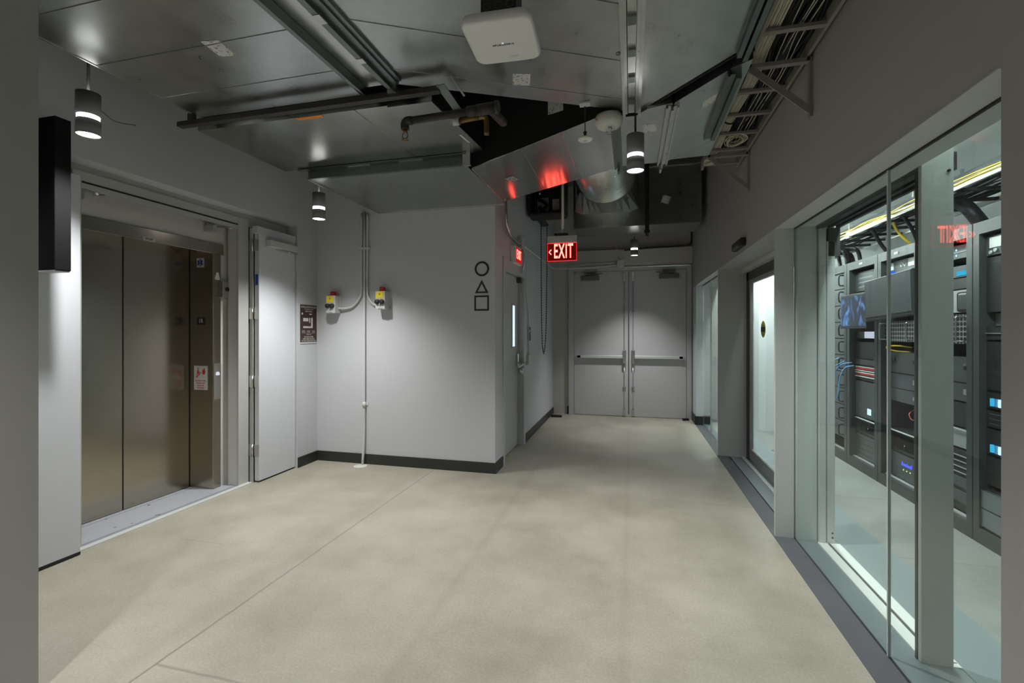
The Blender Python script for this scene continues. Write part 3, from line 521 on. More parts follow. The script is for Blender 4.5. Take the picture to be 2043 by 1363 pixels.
obj('edge_hem',MB().bar((-1.183,3.403,2.664),(-.115,2.974,2.777),.008,.006).bar((-1.186,3.41,2.663),(-1.196,4.345,2.660),.010,.006),'galv_s',E1)
q=MB(); bm=bmesh.new(); bm.faces.new([bm.verts.new(p) for p in ((-1.016,3.746,2.6780),(-.939,3.716,2.6860),(-.915,3.825,2.6880),(-.984,3.843,2.6810))]); bmesh.ops.solidify(bm,geom=bm.faces[:],thickness=.0006); q._merge(bm); obj('shipping_label',q,'label',E1,'white label with printed lines')
q=MB(); q.bar((-.545,3.139,2.94),(-.435,3.095,2.94),.002,.12); obj('shipping_label',q,'label',E1,'white label on the black sheet')
obj('end_flange',MB().box(-.128,-.113,3.06,3.98,2.755,2.78).box(-.113,-.100,3.06,3.98,2.765,2.78).box(-.082,-.065,3.06,3.98,2.755,2.78).box(-.100,-.082,3.06,3.96,2.77,2.78).box(-.105,-.085,3.95,4.03,2.73,2.77),'galv_d',E1)
D1=thing('sheet_metal_duct','lower duct section between the centre lamp and cable ladder','duct',(.1,3.5,2.78))  # this section and the end flange above: coordinates scaled about the camera
obj('duct_body',MB().prism([(-.065,3.075),(.03,3.075),(.10,3.0),(.245,2.957),(.245,3.965),(-.065,3.975)],2.78,3.3),'galv',D1)
obj('duct_body',MB().prism([(.257,2.957),(.515,2.64),(.60,2.58),(.60,3.34),(.59,3.90),(.318,3.92),(.257,3.965)],2.78,3.3),'galv',D1)
seams([((.33,3.90),(.56,3.62))],2.78,D1,'galv',.004)
stick([(.082,3.213),(.172,3.224),(.170,3.340),(.085,3.344)],2.78,'white label with printed lines',D1); stick([(.422,2.986),(.487,2.898),(.488,2.990),(.427,3.084)],2.78,'white label with printed lines',D1)
obj('side_flange',MB().box(.210,.222,2.97,3.975,2.755,2.78).box(.222,.239,2.97,3.975,2.77,2.78).box(.239,.252,2.97,4.01,2.74,2.78).box(.254,.274,2.97,3.975,2.765,2.78).box(.274,.287,2.97,3.975,2.755,2.78).box(.23,.246,3.965,4.05,2.72,2.76),'galv_s',D1)
obj('side_flange',MB().box(.495,.509,2.65,3.48,2.74,2.78).box(.512,.537,2.65,3.49,2.75,2.78).box(.539,.564,2.66,3.48,2.73,2.78),'galv_d',D1)
# far cross duct with square-to-round
G=thing('sheet_metal_duct','large cross duct with round collar above the far doors','duct',(0,6.7,2.83))
obj('duct_body',box(-.76,.885,6.45,7.05,2.83,3.6),'galv',G)
obj('edge_hem',MB().box(-.765,.89,6.435,6.45,2.822,2.84).box(.872,.89,6.435,6.45,2.83,3.6).box(-.765,-.755,6.435,6.45,2.83,3.6).box(-.765,.89,6.43,6.45,3.59,3.6),'galv_s',G)
bm=bmesh.new(); n=32; ro=[bm.verts.new((-.30+.36*math.cos(2*PI*i/n),5.75,3.33+.36*math.sin(2*PI*i/n))) for i in range(n)]
def sqp(a):
    c,s_=math.cos(a),math.sin(a); k=.42/max(abs(c),abs(s_)*.42/.32); return (-.32+c*k,6.45,3.34+s_*k)
rs=[bm.verts.new(sqp(2*PI*i/n)) for i in range(n)]
for i in range(n): bm.faces.new((ro[i],ro[(i+1)%n],rs[(i+1)%n],rs[i]))
m_=MB(); m_._merge(bm); obj('square_to_round',m_,'galv',G)
obj('round_collar',MB().lathe((-.30,5.2,3.33),[(0,-.7),(.36,-.7),(.36,.52),(.368,.525),(.368,.545),(.36,.55)],'Y',48),'galv_s',G)
stick_=MB().box(.40,.50,6.444,6.449,3.10,3.20,R=Matrix.Translation((.45,0,3.15))@Matrix.Rotation(.3,4,'Y')@Matrix.Translation((-.45,0,-3.15))); obj('shipping_label',stick_,'label',G,'tilted white label')
obj('shipping_label',MB().box(-.43,-.31,6.2,6.21,3.02,3.04),'paper',G)
tag(obj('hanger_strap',MB().box(.185,.235,6.34,6.36,2.72,3.9).cyl((.21,6.35,2.66),(.21,6.35,2.74),.018).box(.175,.245,6.33,6.37,2.70,2.74),'black'),'black hanger strap in front of the far cross duct','hanger')
cb=thing('control_cabinet','dark open box of components left of the far duct','cabinet',(-1.0,6.0,2.85))
obj('enclosure',MB().box(-1.27,-.80,6.1,6.14,2.93,3.6).box(-1.27,-1.235,5.8,6.1,2.93,3.6).box(-1.27,-.80,5.8,6.1,2.88,2.93,b=.02).box(-.86,-.80,5.8,6.1,2.93,3.6),'black',cb)
obj('circuit_panel',box(-1.19,-1.04,6.02,6.05,2.98,3.16),'greyp',cb); obj('cable_loop',MB().tube([(-1.17,5.99,3.13),(-1.10,5.98,3.10),(-1.06,5.98,3.05),(-1.11,5.98,3.0),(-1.16,5.98,3.03)],.022),'cableb',cb)
obj('component',box(-1.105,-1.06,5.99,6.02,3.03,3.075),'orange',cb,'small orange component'); obj('terminal_block',box(-.99,-.90,6.04,6.07,3.0,3.14),'offw',cb); obj('metal_strip',MB().box(-1.215,-1.205,6.0,6.02,2.97,3.2).cyl((-1.15,6.0,3.19),(-1.15,6.0,3.26),.02),'chrome',cb)
# exit signs
ex=thing('exit_sign','red glowing exit sign with left arrow hanging in the corridor','exit sign',(-.742,5.17,2.19))
obj('mounting_pipe',MB().cyl((-.735,5.19,2.50),(-.735,5.19,3.9),.014).cyl((-.735,5.19,2.50),(-.735,5.19,2.54),.022),'conduit',ex); obj('canopy',box(-.825,-.675,5.155,5.225,2.474,2.502),'black',ex)
obj('mirror_top',box(-.906,-.580,5.165,5.215,2.398,2.474),'plast',ex)
pn=obj('sign_panel',box(-.904,-.582,5.185,5.195,2.20,2.398),'exitbody',ex)
obj('panel_edge',MB().box(-.907,-.579,5.183,5.197,2.195,2.201).box(-.907,-.579,5.183,5.197,2.392,2.398).box(-.907,-.903,5.183,5.197,2.2,2.395).box(-.583,-.579,5.183,5.197,2.2,2.395),'exitglow',pn)
obj('lettering',MB().text('EXIT',.226,(-.727,5.182,2.299),(1,0,0),(0,0,1),ext=.001,sx=.43,bold=.003,sp=1.12),'exitred',pn,'glowing red letters EXIT')
obj('arrow',MB().bar((-.888,5.182,2.299),(-.863,5.182,2.326),.003,.009,up=(1,0,1)).bar((-.888,5.182,2.299),(-.863,5.182,2.272),.003,.009,up=(1,0,-1)),'exitred',pn)
e2=thing('exit_sign','exit sign seen edge-on mounted above the side door','exit sign',(-1.27,5.2,2.18))
obj('housing',box(-1.30,-1.243,5.045,5.35,2.18,2.375,b=.004),'white',e2)
f=obj('sign_face',box(-1.243,-1.241,5.06,5.34,2.195,2.36),'exitdim',e2); obj('lettering',MB().text('EXIT',.15,(-1.24,5.2,2.278),(0,1,0),(0,0,1),ext=.001,sx=.7),'exitred',f)
# corridor conduits
c=thing('conduit_pipe','steel conduit bending down from the diagonal duct to a wall box','conduit',(-1.27,4.8,2.4))
obj('pipe',MB().tube([(-1.26,4.70,3.2),(-1.26,4.70,2.75),(-1.26,4.70,2.62),(-1.26,4.74,2.52),(-1.26,4.86,2.46),(-1.27,5.1,2.445),(-1.27,5.38,2.44)],.016),'chrome',c); obj('junction_box',box(-1.30,-1.24,5.38,5.50,2.40,2.52),'plast',c)
tag(obj('conduit_pipe',MB().tube([(-1.27,5.50,2.46),(-1.27,6.4,2.47),(-1.27,7.7,2.475),(-1.24,7.83,2.475),(-1.12,7.84,2.475),(-.6,7.84,2.48),(-.22,7.84,2.50)],.014),'conduit'),'long conduit along the corridor wall turning before the far beam','conduit')
tag(obj('conduit_pipe',MB().tube([(-1.0,7.845,2.52),(-.7,7.845,2.535),(-.22,7.845,2.545)],.010),'conduit'),'upper thin conduit on the far beam left of the junction box','conduit')
tag(obj('conduit_pipe',MB().tube([(-.1,7.84,2.74),(.3,7.84,2.76),(.78,7.84,2.77),(.9,7.84,2.79),(.935,7.84,2.85),(.935,7.84,3.1)],.013),'pipe_d'),'dark conduit right of the far pendant curving up','conduit')
jb=thing('junction_box','small grey junction box on the beam above the double doors','junction box',(-.16,7.84,2.48))
obj('box_body',box(-.21,-.10,7.80,7.86,2.47,2.58),'plast',jb); obj('spout',MB().cyl((-.11,7.83,2.47),(-.11,7.83,2.40),.012).cyl((-.15,7.83,2.58),(-.25,7.83,2.86),.009),'plast',jb)
tag(obj('flex_conduit',MB().tube([(-1.262,5.46,2.42),(-1.25,5.47,2.33),(-1.25,5.49,2.22),(-1.262,5.5,2.16)],.010),'chrome'),'curved flexible conduit looping beside the edge-on exit sign','conduit')
bq=thing('wall_switch_box','grey wall box below the card reader with thin conduit','switch box',(-1.28,5.95,.98))
obj('box_body',box(-1.30,-1.265,5.86,6.02,.98,1.11,b=.004),'plast',bq); obj('conduit',MB().tube([(-1.285,5.93,1.11),(-1.285,5.92,1.6),(-1.285,5.78,1.9),(-1.285,5.77,2.15)],.007),'conduit',bq); obj('top_box',box(-1.30,-1.26,5.48,5.56,2.10,2.16),'plast',bq)
cr=thing('card_reader','narrow black card reader on the corridor wall','card reader',(-1.29,6.0,1.29))
obj('reader_body',box(-1.30,-1.278,5.95,6.03,1.29,1.47,b=.004),'black',cr); obj('reader_button',box(-1.278,-1.274,5.955,5.98,1.40,1.43),'white',cr)
ch=thing('pull_chain','long looped black door chain hanging on the corridor wall','chain',(-1.22,6.7,1.1))
cm=MB(); 
pts=[(6.42+.0*i,3.0-i*.055) for i in range(28)]
P=[(-1.22,6.45,3.0),(-1.22,6.47,2.2),(-1.22,6.50,1.5),(-1.22,6.56,1.2),(-1.22,6.66,1.09),(-1.22,6.78,1.2),(-1.22,6.86,1.5),(-1.22,6.92,2.2),(-1.22,6.94,3.0)]
cm.tube(P,.004,6); obj('chain_loop',cm,'pipe_d',ch)
cm=MB()
for (a,b_) in zip(P,P[1:]):
    a,b_=V(a),V(b_); k=max(2,int((b_-a).length/.035))
    for i in range(k): p=a+(b_-a)*i/k; cm.box(p.x-.007,p.x+.007,p.y-.006,p.y+.006,p.z-.009,p.z+.009)
obj('chain_bead',cm,'pipe_d',ch)['kind']='stuff'
obj('chain_bracket',MB().box(-1.299,-1.20,6.42,6.97,3.0,3.03),'darkframe',ch)
tag(obj('door_stop',MB().prism([(-1.27,7.60),(-1.10,7.62),(-1.10,7.68),(-1.27,7.70)],0,.03),'rubber'),'small black rubber wedge on the floor by the far corner','door stop')
tag(obj('door_stop',MB().prism([(.80,7.80),(.90,7.84),(.88,7.90),(.80,7.87)],0,.03),'rubber'),'small black rubber wedge by the right far door','door stop')
# motion sensor
ms=thing('motion_sensor','small black door motion sensor on the upper right wall','sensor',(.94,4.5,2.15))
obj('sensor_body',box(.912,.962,4.36,4.72,2.145,2.215,b=.012),'black',ms); obj('sensor_lens',box(.908,.92,4.42,4.66,2.142,2.17,b=.004),'darkframe',ms)
# access point, detectors
ap=thing('wireless_access_point','white rounded square wireless access point under the duct','access point',(-.49,1.79,2.55))
def rsq(a,r,n=6):
    P=[]
    for qx,qy,s0 in ((a-r,a-r,0),(-a+r,a-r,PI/2),(-a+r,-a+r,PI),(a-r,-a+r,1.5*PI)):
        for i in range(n+1): P.append((qx+r*math.cos(s0+i*PI/2/n),qy+r*math.sin(s0+i*PI/2/n)))
    return P
ang=math.radians(-2.5); R=Matrix.Translation((-.493,1.787,2.55))@Matrix.Rotation(-ang,4,'Z')
m_=MB(); bm=bmesh.new(); rings=[]
for a,z in ((.126,.045),(.134,.038),(.138,.018),(.136,.006),(.130,.0)): rings.append([bm.verts.new((x,y,z)) for x,y in rsq(a,.036)])
for a,b_ in zip(rings,rings[1:]):
    for i in range(len(a)): bm.faces.new((a[i],a[(i+1)%len(a)],b_[(i+1)%len(a)],b_[i])).smooth=True
bm.faces.new(rings[0]); bm.faces.new(rings[-1]); m_._merge(bm,R)
obj('housing',m_,'white',ap)
obj('mount_box',MB().box(-.070,.068,-.072,.05,.045,.248,R=R),'black',ap)
k=MB()
for i in range(3): k.lathe(R@V((-.045+i*.045,-.073,.10)),[(.016,0),(.016,.001),(.012,.001),(.012,0)],'-Y',16)
obj('knockout',k,'darkframe',ap)
obj('status_light',MB().lathe(R@V((0,.0,-.001)),[(0,0),(.004,0)],n=12),'ledw',ap)
xa=R.to_3x3()@V((1,0,0)); ya=R.to_3x3()@V((0,1,0)); o=R@V((.0,-.012,-.001)); 
obj('lettering',MB().text('APU6-LAX016',.0145,R@V((0,.010,-.001)),xa,-ya,ext=.0005),'ink',ap)
k=MB(); [k.box(x,x+.003,.094-h_,.098,-.001,.001,R=R) for x,h_ in ((.012,.006),(.018,.003),(.024,.008),(.029,.004),(.034,.008),(.039,.004),(.044,.007))]; obj('logo_mark',k,'plast',ap)
c=(-.135,3.04,2.735)
sd=thing('smoke_detector','round white smoke alarm with clear strobe lens beside centre lamp','smoke detector',(c[0],c[1],2.66))
obj('base_plate',MB().lathe(c,[(0,.045),(.083,.045),(.089,.02),(.086,.0),(.072,-.022),(.04,-.032),(0,-.034)],n=36),'offw',sd)
obj('strobe_lens',MB().lathe((c[0]+.01,c[1]-.02,c[2]-.03),[(.03,0),(.026,-.03),(.014,-.045),(0,-.046)],n=20),'lens',sd); obj('strobe_core',MB().cyl((c[0]+.01,c[1]-.02,c[2]-.05),(c[0]+.01,c[1]-.02,c[2]-.03),.012),'chrome',sd)
obj('marking',MB().text('FIRE',.022,(c[0]-.063,c[1]-.058,c[2]+.012),(.75,-.65,0),(0,0,1),ext=.001),'redink',sd)
hx,hy,hz=-.271,2.89,2.583
hd=thing('heat_detector','small white disc sensor hanging on a thin rod','sensor',(hx,hy,hz))
obj('sensor_disc',MB().lathe((hx,hy,hz),[(0,.014),(.03,.016),(.044,.008),(.045,.002),(.039,-.004),(0,-.006)],n=30),'white',hd); obj('sensor_eye',MB().lathe((hx,hy,hz-.006),[(.014,0),(.010,-.004),(0,-.004)],n=16),'plast',hd)
obj('swivel',MB().cyl((hx,hy,hz+.01),(hx,hy,hz+.04),.008).lathe((hx,hy,hz+.045),[(0,-.012),(.011,-.006),(.012,.004),(0,.012)],n=12),'pipe_d',hd); obj('rod',MB().cyl((hx,hy,hz+.05),(hx,hy,2.795),.0035),'pipe_d',hd); obj('rod_clip',box(hx-.032,hx+.032,hy-.04,hy+.01,2.79,2.80),'plast',hd)
# sprinkler pipe
sk=thing('sprinkler_pipe','dark iron sprinkler pipe with brass head below the stained duct','sprinkler',(-1.2,2.45,2.6))
obj('pipe',MB().cyl((-1.20,2.42,2.60),(-.84,2.40,2.60),.021).cyl((-.86,2.40,2.60),(-.80,2.395,2.60),.028).cyl((-.80,2.395,2.60),(-.70,2.39,2.60),.030).cyl((-.70,2.39,2.60),(-.68,2.39,2.60),.034),'pipe_d',sk)
obj('elbow',MB().tube([(-1.20,2.42,2.60),(-1.23,2.42,2.60),(-1.245,2.422,2.585),(-1.245,2.425,2.555)],.024,12),'pipe_d',sk)
h_=obj('sprinkler_head',MB().cyl((-1.245,2.425,2.555),(-1.245,2.425,2.535),.013).lathe((-1.245,2.425,2.495),[(0,0),(.020,0),(.020,.003),(0,.004)],n=16).tube([(-1.232,2.425,2.535),(-1.229,2.425,2.515),(-1.245,2.425,2.50)],.003,6).tube([(-1.258,2.425,2.535),(-1.261,2.425,2.515),(-1.245,2.425,2.50)],.003,6),'brass',sk)
obj('pipe_end',MB().cyl((-.76,2.45,2.64),(-.74,2.7,2.66),.026),'pipe_d',sk)
cpv=thing('copper_pipe','short copper pipe with elbow behind the sprinkler pipe','pipe',(-.95,2.62,2.68)); obj('pipe',MB().cyl((-1.0,2.62,2.66),(-.86,2.60,2.66),.015).tube([(-.86,2.60,2.66),(-.83,2.60,2.66),(-.82,2.61,2.64),(-.82,2.62,2.56)],.016),'brass',cpv); obj('fitting',MB().cyl((-1.03,2.62,2.66),(-.99,2.62,2.66),.022),'plast',cpv)
tag(obj('hanger_bracket',MB().bar((-1.0,2.35,2.74),(-.98,2.62,2.70),.05,.006).bar((-.93,2.33,2.77),(-.90,2.46,2.72),.012,.003),'galv_d'),'bent grey metal bracket above the sprinkler pipe','bracket')
# ================================================================== CABLE LADDER ON RIGHT WALL
tr=thing('cable_ladder','long grey cable ladder bracketed to the upper right wall','cable ladder',(.79,2.6,2.9))
obj('side_rail',box(.632,.650,-.4,4.62,2.90,2.98),'traymetal',tr); obj('side_rail',box(.925,.943,-.4,4.62,2.90,2.98),'traymetal',tr)
for y in (-.2,.15,.5,.85,1.2,1.55,1.9,2.25,2.59,3.205,3.53,3.85,4.175,4.51): obj('rung',box(.65,.925,y-.016,y+.016,2.902,2.920),'traymetal',tr)
for y,g in ((2.87,'nearer'),(4.245,'farther')):
    t=thing('wall_bracket','%s triangular grey bracket under the cable ladder'%g,'bracket',(.8,y,2.75),'triangular ladder brackets')
    obj('top_arm',MB().box(.625,.955,y-.018,y+.018,2.875,2.898),'traymetal',t); obj('wall_leg',MB().box(.943,.960,y-.016,y+.016,2.575,2.875),'traymetal',t); obj('diagonal_brace',MB().bar((.645,y-.018,2.875),(.95,y-.018,2.60),.008,.035),'traymetal',t)
    obj('bolt',MB().cyl((.645,y-.02,2.884),(.645,y-.03,2.884),.008).cyl((.935,y-.02,2.884),(.935,y-.03,2.884),.008),'black',t)
for i in range(20):
    x=.660+.0072*(i%10)+random.uniform(-.002,.002); z=2.928+.008*(i//10)+random.uniform(0,.003)
    pts=[(x,-.3,z)]+[(x+random.uniform(-.003,.003)+(.02 if 3<yy<3.3 else 0),yy,z+random.uniform(0,.002)) for yy in (.8,1.6,2.4,2.8,3.1,3.5,3.9)]+[(x+random.uniform(-.01,.0),4.25,z),(x+random.uniform(-.03,.01),4.5,z+.05)]
    tag(obj('white_cable',MB().tube(pts,.0033,6,4),'cablew'),'thin white cable in the bundle on the ladder left side','cable','white cables bundled on the cable ladder')
for i in range(4):
    x=.79+.03*i; tag(obj('stray_cable',MB().tube([(x+random.uniform(-.02,.02),y,2.93+random.uniform(.0,.02)) for y in (.5,1.2,1.8,2.3,2.7,3.1,3.5,3.9,4.2)],.0030,6,4),'cablew'),'single white cable wandering along the cable ladder','cable','stray white cables on the cable ladder')
for i in range(26):
    x=.72+.0078*i
    tag(obj('black_cable',MB().tube([(min(.915,max(.66,x+random.uniform(-.055,.055))),y,2.945+random.uniform(.0,.06)) for y in (-.3,.4,1.0,1.6,2.1,2.6,3.0,3.4,3.8,4.3)],.010,6,3),'cableb'),'black cable lying in the tangle on the ladder','cable','black cables on the cable ladder')
cm=MB()
for i in range(9):
    r=.055+random.uniform(-.012,.012); cx_,cy_=.80+random.uniform(-.012,.012),3.97+random.uniform(-.02,.02); z=2.89+.004*i
    cm.tube([(cx_+r*1.1*math.cos(a*PI/6),cy_+r*1.9*math.sin(a*PI/6),z+.004*math.sin(a)) for a in range(13)],.0032,6,3)
tag(obj('cable_coil',cm,'cablew'),'coil of spare white cable tied under the ladder','cable coil')
cm=MB()
for i in range(4): cm.tube([(.665+.045*math.cos(a*PI/6),4.33+.05*math.sin(a*PI/6)+.008*i,2.885-.004*i) for a in range(13)],.0032,6,3)
tag(obj('cable_coil',cm,'cablew'),'small loop of white cable at the ladder end bracket','cable coil')
tag(obj('tie_wrap',MB().tube([(.655,3.62,2.92),(.66,3.62,2.905),(.70,3.64,2.90),(.73,3.63,2.92),(.735,3.62,2.95)],.006,6),'black'),'black wrap strap round the white cable bundle','strap')
tag(obj('ladder_shade_sheet',MB().box(.60,.95,-.4,4.7,3.12,3.2),'void'),'black sheet painting the dark void above the cable ladder','lining')  # black sheet stands in for the unlit space over the ladder
# ================================================================== RACK ROOM
XF=2.24
racks=[(5.715,6.345,'farthest black equipment rack filled with handled drives'),(5.075,5.705,'black equipment rack behind the glowing blue monitor'),(4.435,5.065,'black equipment rack behind the large dark monitor'),(3.825,4.425,'black equipment rack just right of the steel column'),(3.19,3.815,'nearest black equipment rack at the right edge'),]
t0=None
def rack(y0,y1,lab):
    t=thing('equipment_rack',lab,'rack',(XF+.4,(y0+y1)/2,0),'black equipment racks in a row'); f=MB(); p=.055
    f.box(XF,XF+.09,y0,y0+p,0,2.13); f.box(XF,XF+.09,y1-p,y1,0,2.13); f.box(XF,XF+.09,y0+p,y1-p,2.05,2.13); f.box(XF,XF+.09,y0+p,y1-p,0,.10)
    obj('front_frame',f,'rack',t)
    obj('cabinet_shell',MB().box(XF+.09,XF+.9,y0,y0+.015,0,2.13).box(XF+.09,XF+.9,y1-.015,y1,0,2.13).box(XF+.09,XF+.9,y0+.015,y1-.015,2.115,2.13).box(XF+.885,XF+.9,y0+.015,y1-.015,0,2.115).box(XF+.09,XF+.885,y0+.015,y1-.015,0,.015),'rack_in',t)
    obj('badge',box(XF-.004,XF,(y0+y1)/2-.03,(y0+y1)/2+.03,2.08,2.098),'silver',t)
    obj('frame_highlight',box(XF+.03,XF+.085,y0+p,y1-p,.10,.108),'greyp',t)  # grey strip paints the highlight along the bottom frame edge
    obj('mounting_rail',MB().box(XF+.09,XF+.11,y0+.02,y0+.05,.1,2.05).box(XF+.09,XF+.11,y1-.05,y1-.02,.1,2.05),'rack_d',t)
for r in racks: rack(*r)
XU=XF+.04
def unit(ri,z0,z1,m,lab,nm='rack_unit',cat='rack unit',extra=None,x=None,grp=None,depth=.5):
    y0,y1,_=racks[ri]; y0+=.056; y1-=.056; x=x or XU+(.0 if ri==4 else .02)
    t=thing(nm,lab,cat,(x+depth/2,(y0+y1)/2,z0),grp)
    obj('chassis',box(x,x+depth,y0,y1,z0+.002,z1-.002),m,t)
    if extra: extra(t,x,y0,y1,z0,z1)
    return t
def lines(n,m='silver',th=.002):
    def f(t,x,y0,y1,z0,z1):
        k=MB()
        for i in range(n): z=z0+(i+.7)*(z1-z0)/(n+.4); k.box(x-.002,x,y0+.03,y1-.03,z,z+th)
        obj('vent_line',k,m,t)
    return f
# rack A drives
for k in range(10):
    zc=1.965-.181*k
    def ex(t,x,y0,y1,z0,z1):
        zm=(z0+z1)/2
        for yh in (y0+.07,y1-.03): obj('handle',MB().tube([(x,yh,zm+.055),(x-.035,yh,zm+.055),(x-.045,yh,zm+.03),(x-.045,yh,zm-.03),(x-.035,yh,zm-.055),(x,yh,zm-.055)],.007,8,3),'black',t)
        obj('indicator',MB().box(x-.002,x,y0+.35,y0+.40,zm-.003,zm+.003),'silver',t)
    unit(0,zc-.088,zc+.088,'rackunit',('handled dark storage chassis in the farthest rack, %s'%('topmost' if k==0 else 'lowest' if k==9 else '%s from the top'%['','second','third','fourth','fifth','sixth','seventh','eighth','ninth','tenth'][k])),'storage_chassis','storage unit',ex,x=XU-.02,grp='handled storage units in the farthest rack')
def exB1(t,x,y0,y1,z0,z1):
    k=MB()
    for i in range(4):
        z=z1-.03-i*.045; k.box(x-.002,x,y0+.17,y1-.04,z,z+.0022)
        for j in range(16): k.box(x-.003,x,y0+.18+j*.017,y0+.19+j*.017,z+.008,z+.014)
    obj('label_row',k,'silver',t); obj('lcd_screen',box(x-.003,x,y0+.035,y0+.115,z1-.065,z1-.035),'lcd',t,'small cyan screen')
unit(1,1.82,2.02,'rackunit','grey unit with cyan screen at the top behind the blue monitor',extra=exB1)
def exSq(t,x,y0,y1,z0,z1): obj('white_module',MB().box(x-.01,x,y0+.11,y0+.20,z0+.005,z1-.005).box(x-.01,x,y0+.22,y0+.31,z0+.005,z1-.005),'ledw',t,'pair of pale square modules')
unit(1,1.335,1.41,'rack_d','dark unit with two pale square modules under the blue monitor',extra=exSq)
unit(1,1.13,1.30,'rack_d','plain dark blank unit under the pale square modules')
def exStr(t,x,y0,y1,z0,z1):
    k=MB()
    for z in (z1-.012,z1-.05,z1-.07,z1-.11): k.box(x-.006,x,y0,y1,z-.008,z)
    obj('silver_strip',k,'rail_w',t); obj('port_row',MB().box(x-.004,x,y0+.02,y1-.01,z1-.095,z1-.08).box(x-.004,x,y0+.02,y1-.01,z1-.04,z1-.024),'redink',t)
unit(1,.91,1.06,'rack_d','patch unit with four silver stripes in the second rack',extra=exStr); unit(1,1.065,1.125,'rackunit','thin grey blank unit above the silver stripes')
def exBl(t,x,y0,y1,z0,z1): obj('blue_screen',box(x-.003,x,y0+.20,y0+.27,z0+.045,z0+.105),'ledb',t,'small glowing blue square')
unit(1,.53,.90,'rackunit','tall dark unit with small glowing blue square',extra=exBl)
def exSrv(t,x,y0,y1,z0,z1):
    obj('top_edge',box(x-.012,x,y0+.03,y1-.01,z1-.012,z1-.004),'rail_w',t); k=MB()
    for i in range(22): k.box(x-.003,x,y0+.06+i*.017,y0+.064+i*.017,z0+.03,z1-.04)
    obj('vent_slot',k,'black',t); obj('handle',MB().tube([(x,y0+.03,z1-.03),(x-.03,y0+.03,z1-.04),(x-.03,y0+.03,z0+.04),(x,y0+.03,z0+.03)],.005,6,3),'silver',t); obj('power_light',box(x-.004,x,y0+.25,y0+.258,z0+.07,z0+.078),'ledw',t)
unit(1,.36,.52,'rack_d','server with silver top edge low in the second rack',extra=exSrv); unit(1,.115,.355,'rackunit','large dark unit at the foot of the second rack',extra=lines(4,'rack_d'))
def exC1(t,x,y0,y1,z0,z1): obj('label_panel',MB().box(x-.003,x,y0,y0+.20,z0+.035,z1-.01).box(x-.003,x,y1-.09,y1-.005,z0+.03,z1-.015),'rail_w',t,'white label panels'); obj('fan_ring',MB().lathe((x,y0+.25,z0+.06),[(.02,0),(.02,.003),(.015,.003),(.015,0)],'-X',14).lathe((x,y0+.30,z0+.06),[(.02,0),(.02,.003),(.015,.003),(.015,0)],'-X',14),'silver',t); obj('indicator',box(x-.003,x,y1-.12,y1-.03,z0,z0+.02),'lcdb',t)
unit(2,1.93,2.04,'rackunit','grey unit with white panels above the large dark monitor',extra=exC1); unit(2,1.84,1.925,'rackunit','thin grey unit directly above the large dark monitor',extra=lines(3)); unit(2,1.60,1.83,'rackunit','blank grey panel hidden behind the dark monitor')
def perfh(t,x,y0,y1,z0,z1):
    for yh in (y0+.07,y1-.02): obj('handle',MB().tube([(x,yh,z1-.02),(x-.04,yh,z1-.02),(x-.05,yh,z1-.035),(x-.05,yh,z0+.035),(x-.04,yh,z0+.02),(x,yh,z0+.02)],.006,8,3),'chrome',t,'chrome bow handle')
unit(2,1.315,1.50,'perf','perforated silver chassis below the large dark monitor',extra=perfh,nm='perforated_chassis',cat='rack chassis',x=XU-.01,grp='perforated silver chassis'); unit(3,1.315,1.53,'perf','perforated silver chassis right of the steel column',extra=perfh,nm='perforated_chassis',cat='rack chassis',x=XU-.01,grp='perforated silver chassis')
tag(obj('yellow_cable',MB().tube([(2.33,4.70,1.27),(2.28,4.80,1.28),(2.25,4.90,1.275),(2.25,4.93,1.255),(2.28,4.86,1.235),(2.33,4.72,1.23)],.006,8),'cabley'),'yellow cable loop below the left perforated chassis','cable')
def knobs(t,x,y0,y1,z0,z1): obj('knob',MB().lathe((x,y0+.09,z1-.07),[(0,0),(.022,0),(.018,.02),(0,.02)],'-X',16).lathe((x,y1-.10,z1-.07),[(0,0),(.022,0),(.018,.02),(0,.02)],'-X',16),'black',t); obj('handle',MB().tube([(x,y0+.03,z1-.03),(x-.03,y0+.03,z1-.03),(x-.03,y0+.03,z0+.03),(x,y0+.03,z0+.03)],.005,6,2),'rack_d',t)
def lcdb(t,x,y0,y1,z0,z1): obj('lcd_screen',box(x-.003,x,y0+.005,y0+.07,z0+.05,z1-.022),'lcdb',t,'small blue screen'); obj('button_row',MB().box(x-.003,x,y0+.10,y0+.13,z0+.05,z0+.09),'silver',t); obj('dial',MB().lathe((x,y0+.03,z0+.03),[(0,0),(.01,0),(.008,.008),(0,.008)],'-X',12),'silver',t)
for ri,w_ in ((2,'below the left perforated chassis'),(3,'below the right perforated chassis')):
    unit(ri,1.04,1.225,'rackunit','dark amplifier with two knobs '+w_,'amplifier','amplifier',knobs,grp='dark amplifiers')
    unit(ri,.905,1.035,'rackunit','amplifier with small blue screen '+w_,'amplifier','amplifier',lcdb,grp='amplifiers with a blue screen')
def plainlcd(t,x,y0,y1,z0,z1): obj('blank_screen',box(x-.003,x,y0+.005,y0+.07,z0+.03,z1-.022),'greyp',t); obj('button_row',MB().box(x-.003,x,y0+.10,y0+.13,z0+.04,z0+.07),'silver',t)
unit(2,.785,.90,'rackunit','amplifier with unlit screen in the third rack','amplifier','amplifier',plainlcd)
tag(obj('red_cable',MB().tube([(2.36,4.72,.74),(2.31,4.70,.70),(2.30,4.64,.66),(2.31,4.58,.68),(2.36,4.55,.72)],.004,6),'redink'),'thin red wire loop in the dark gap of the third rack','cable')
unit(2,.34,.53,'rack_d','server with silver top edge in the third rack',extra=exSrv)
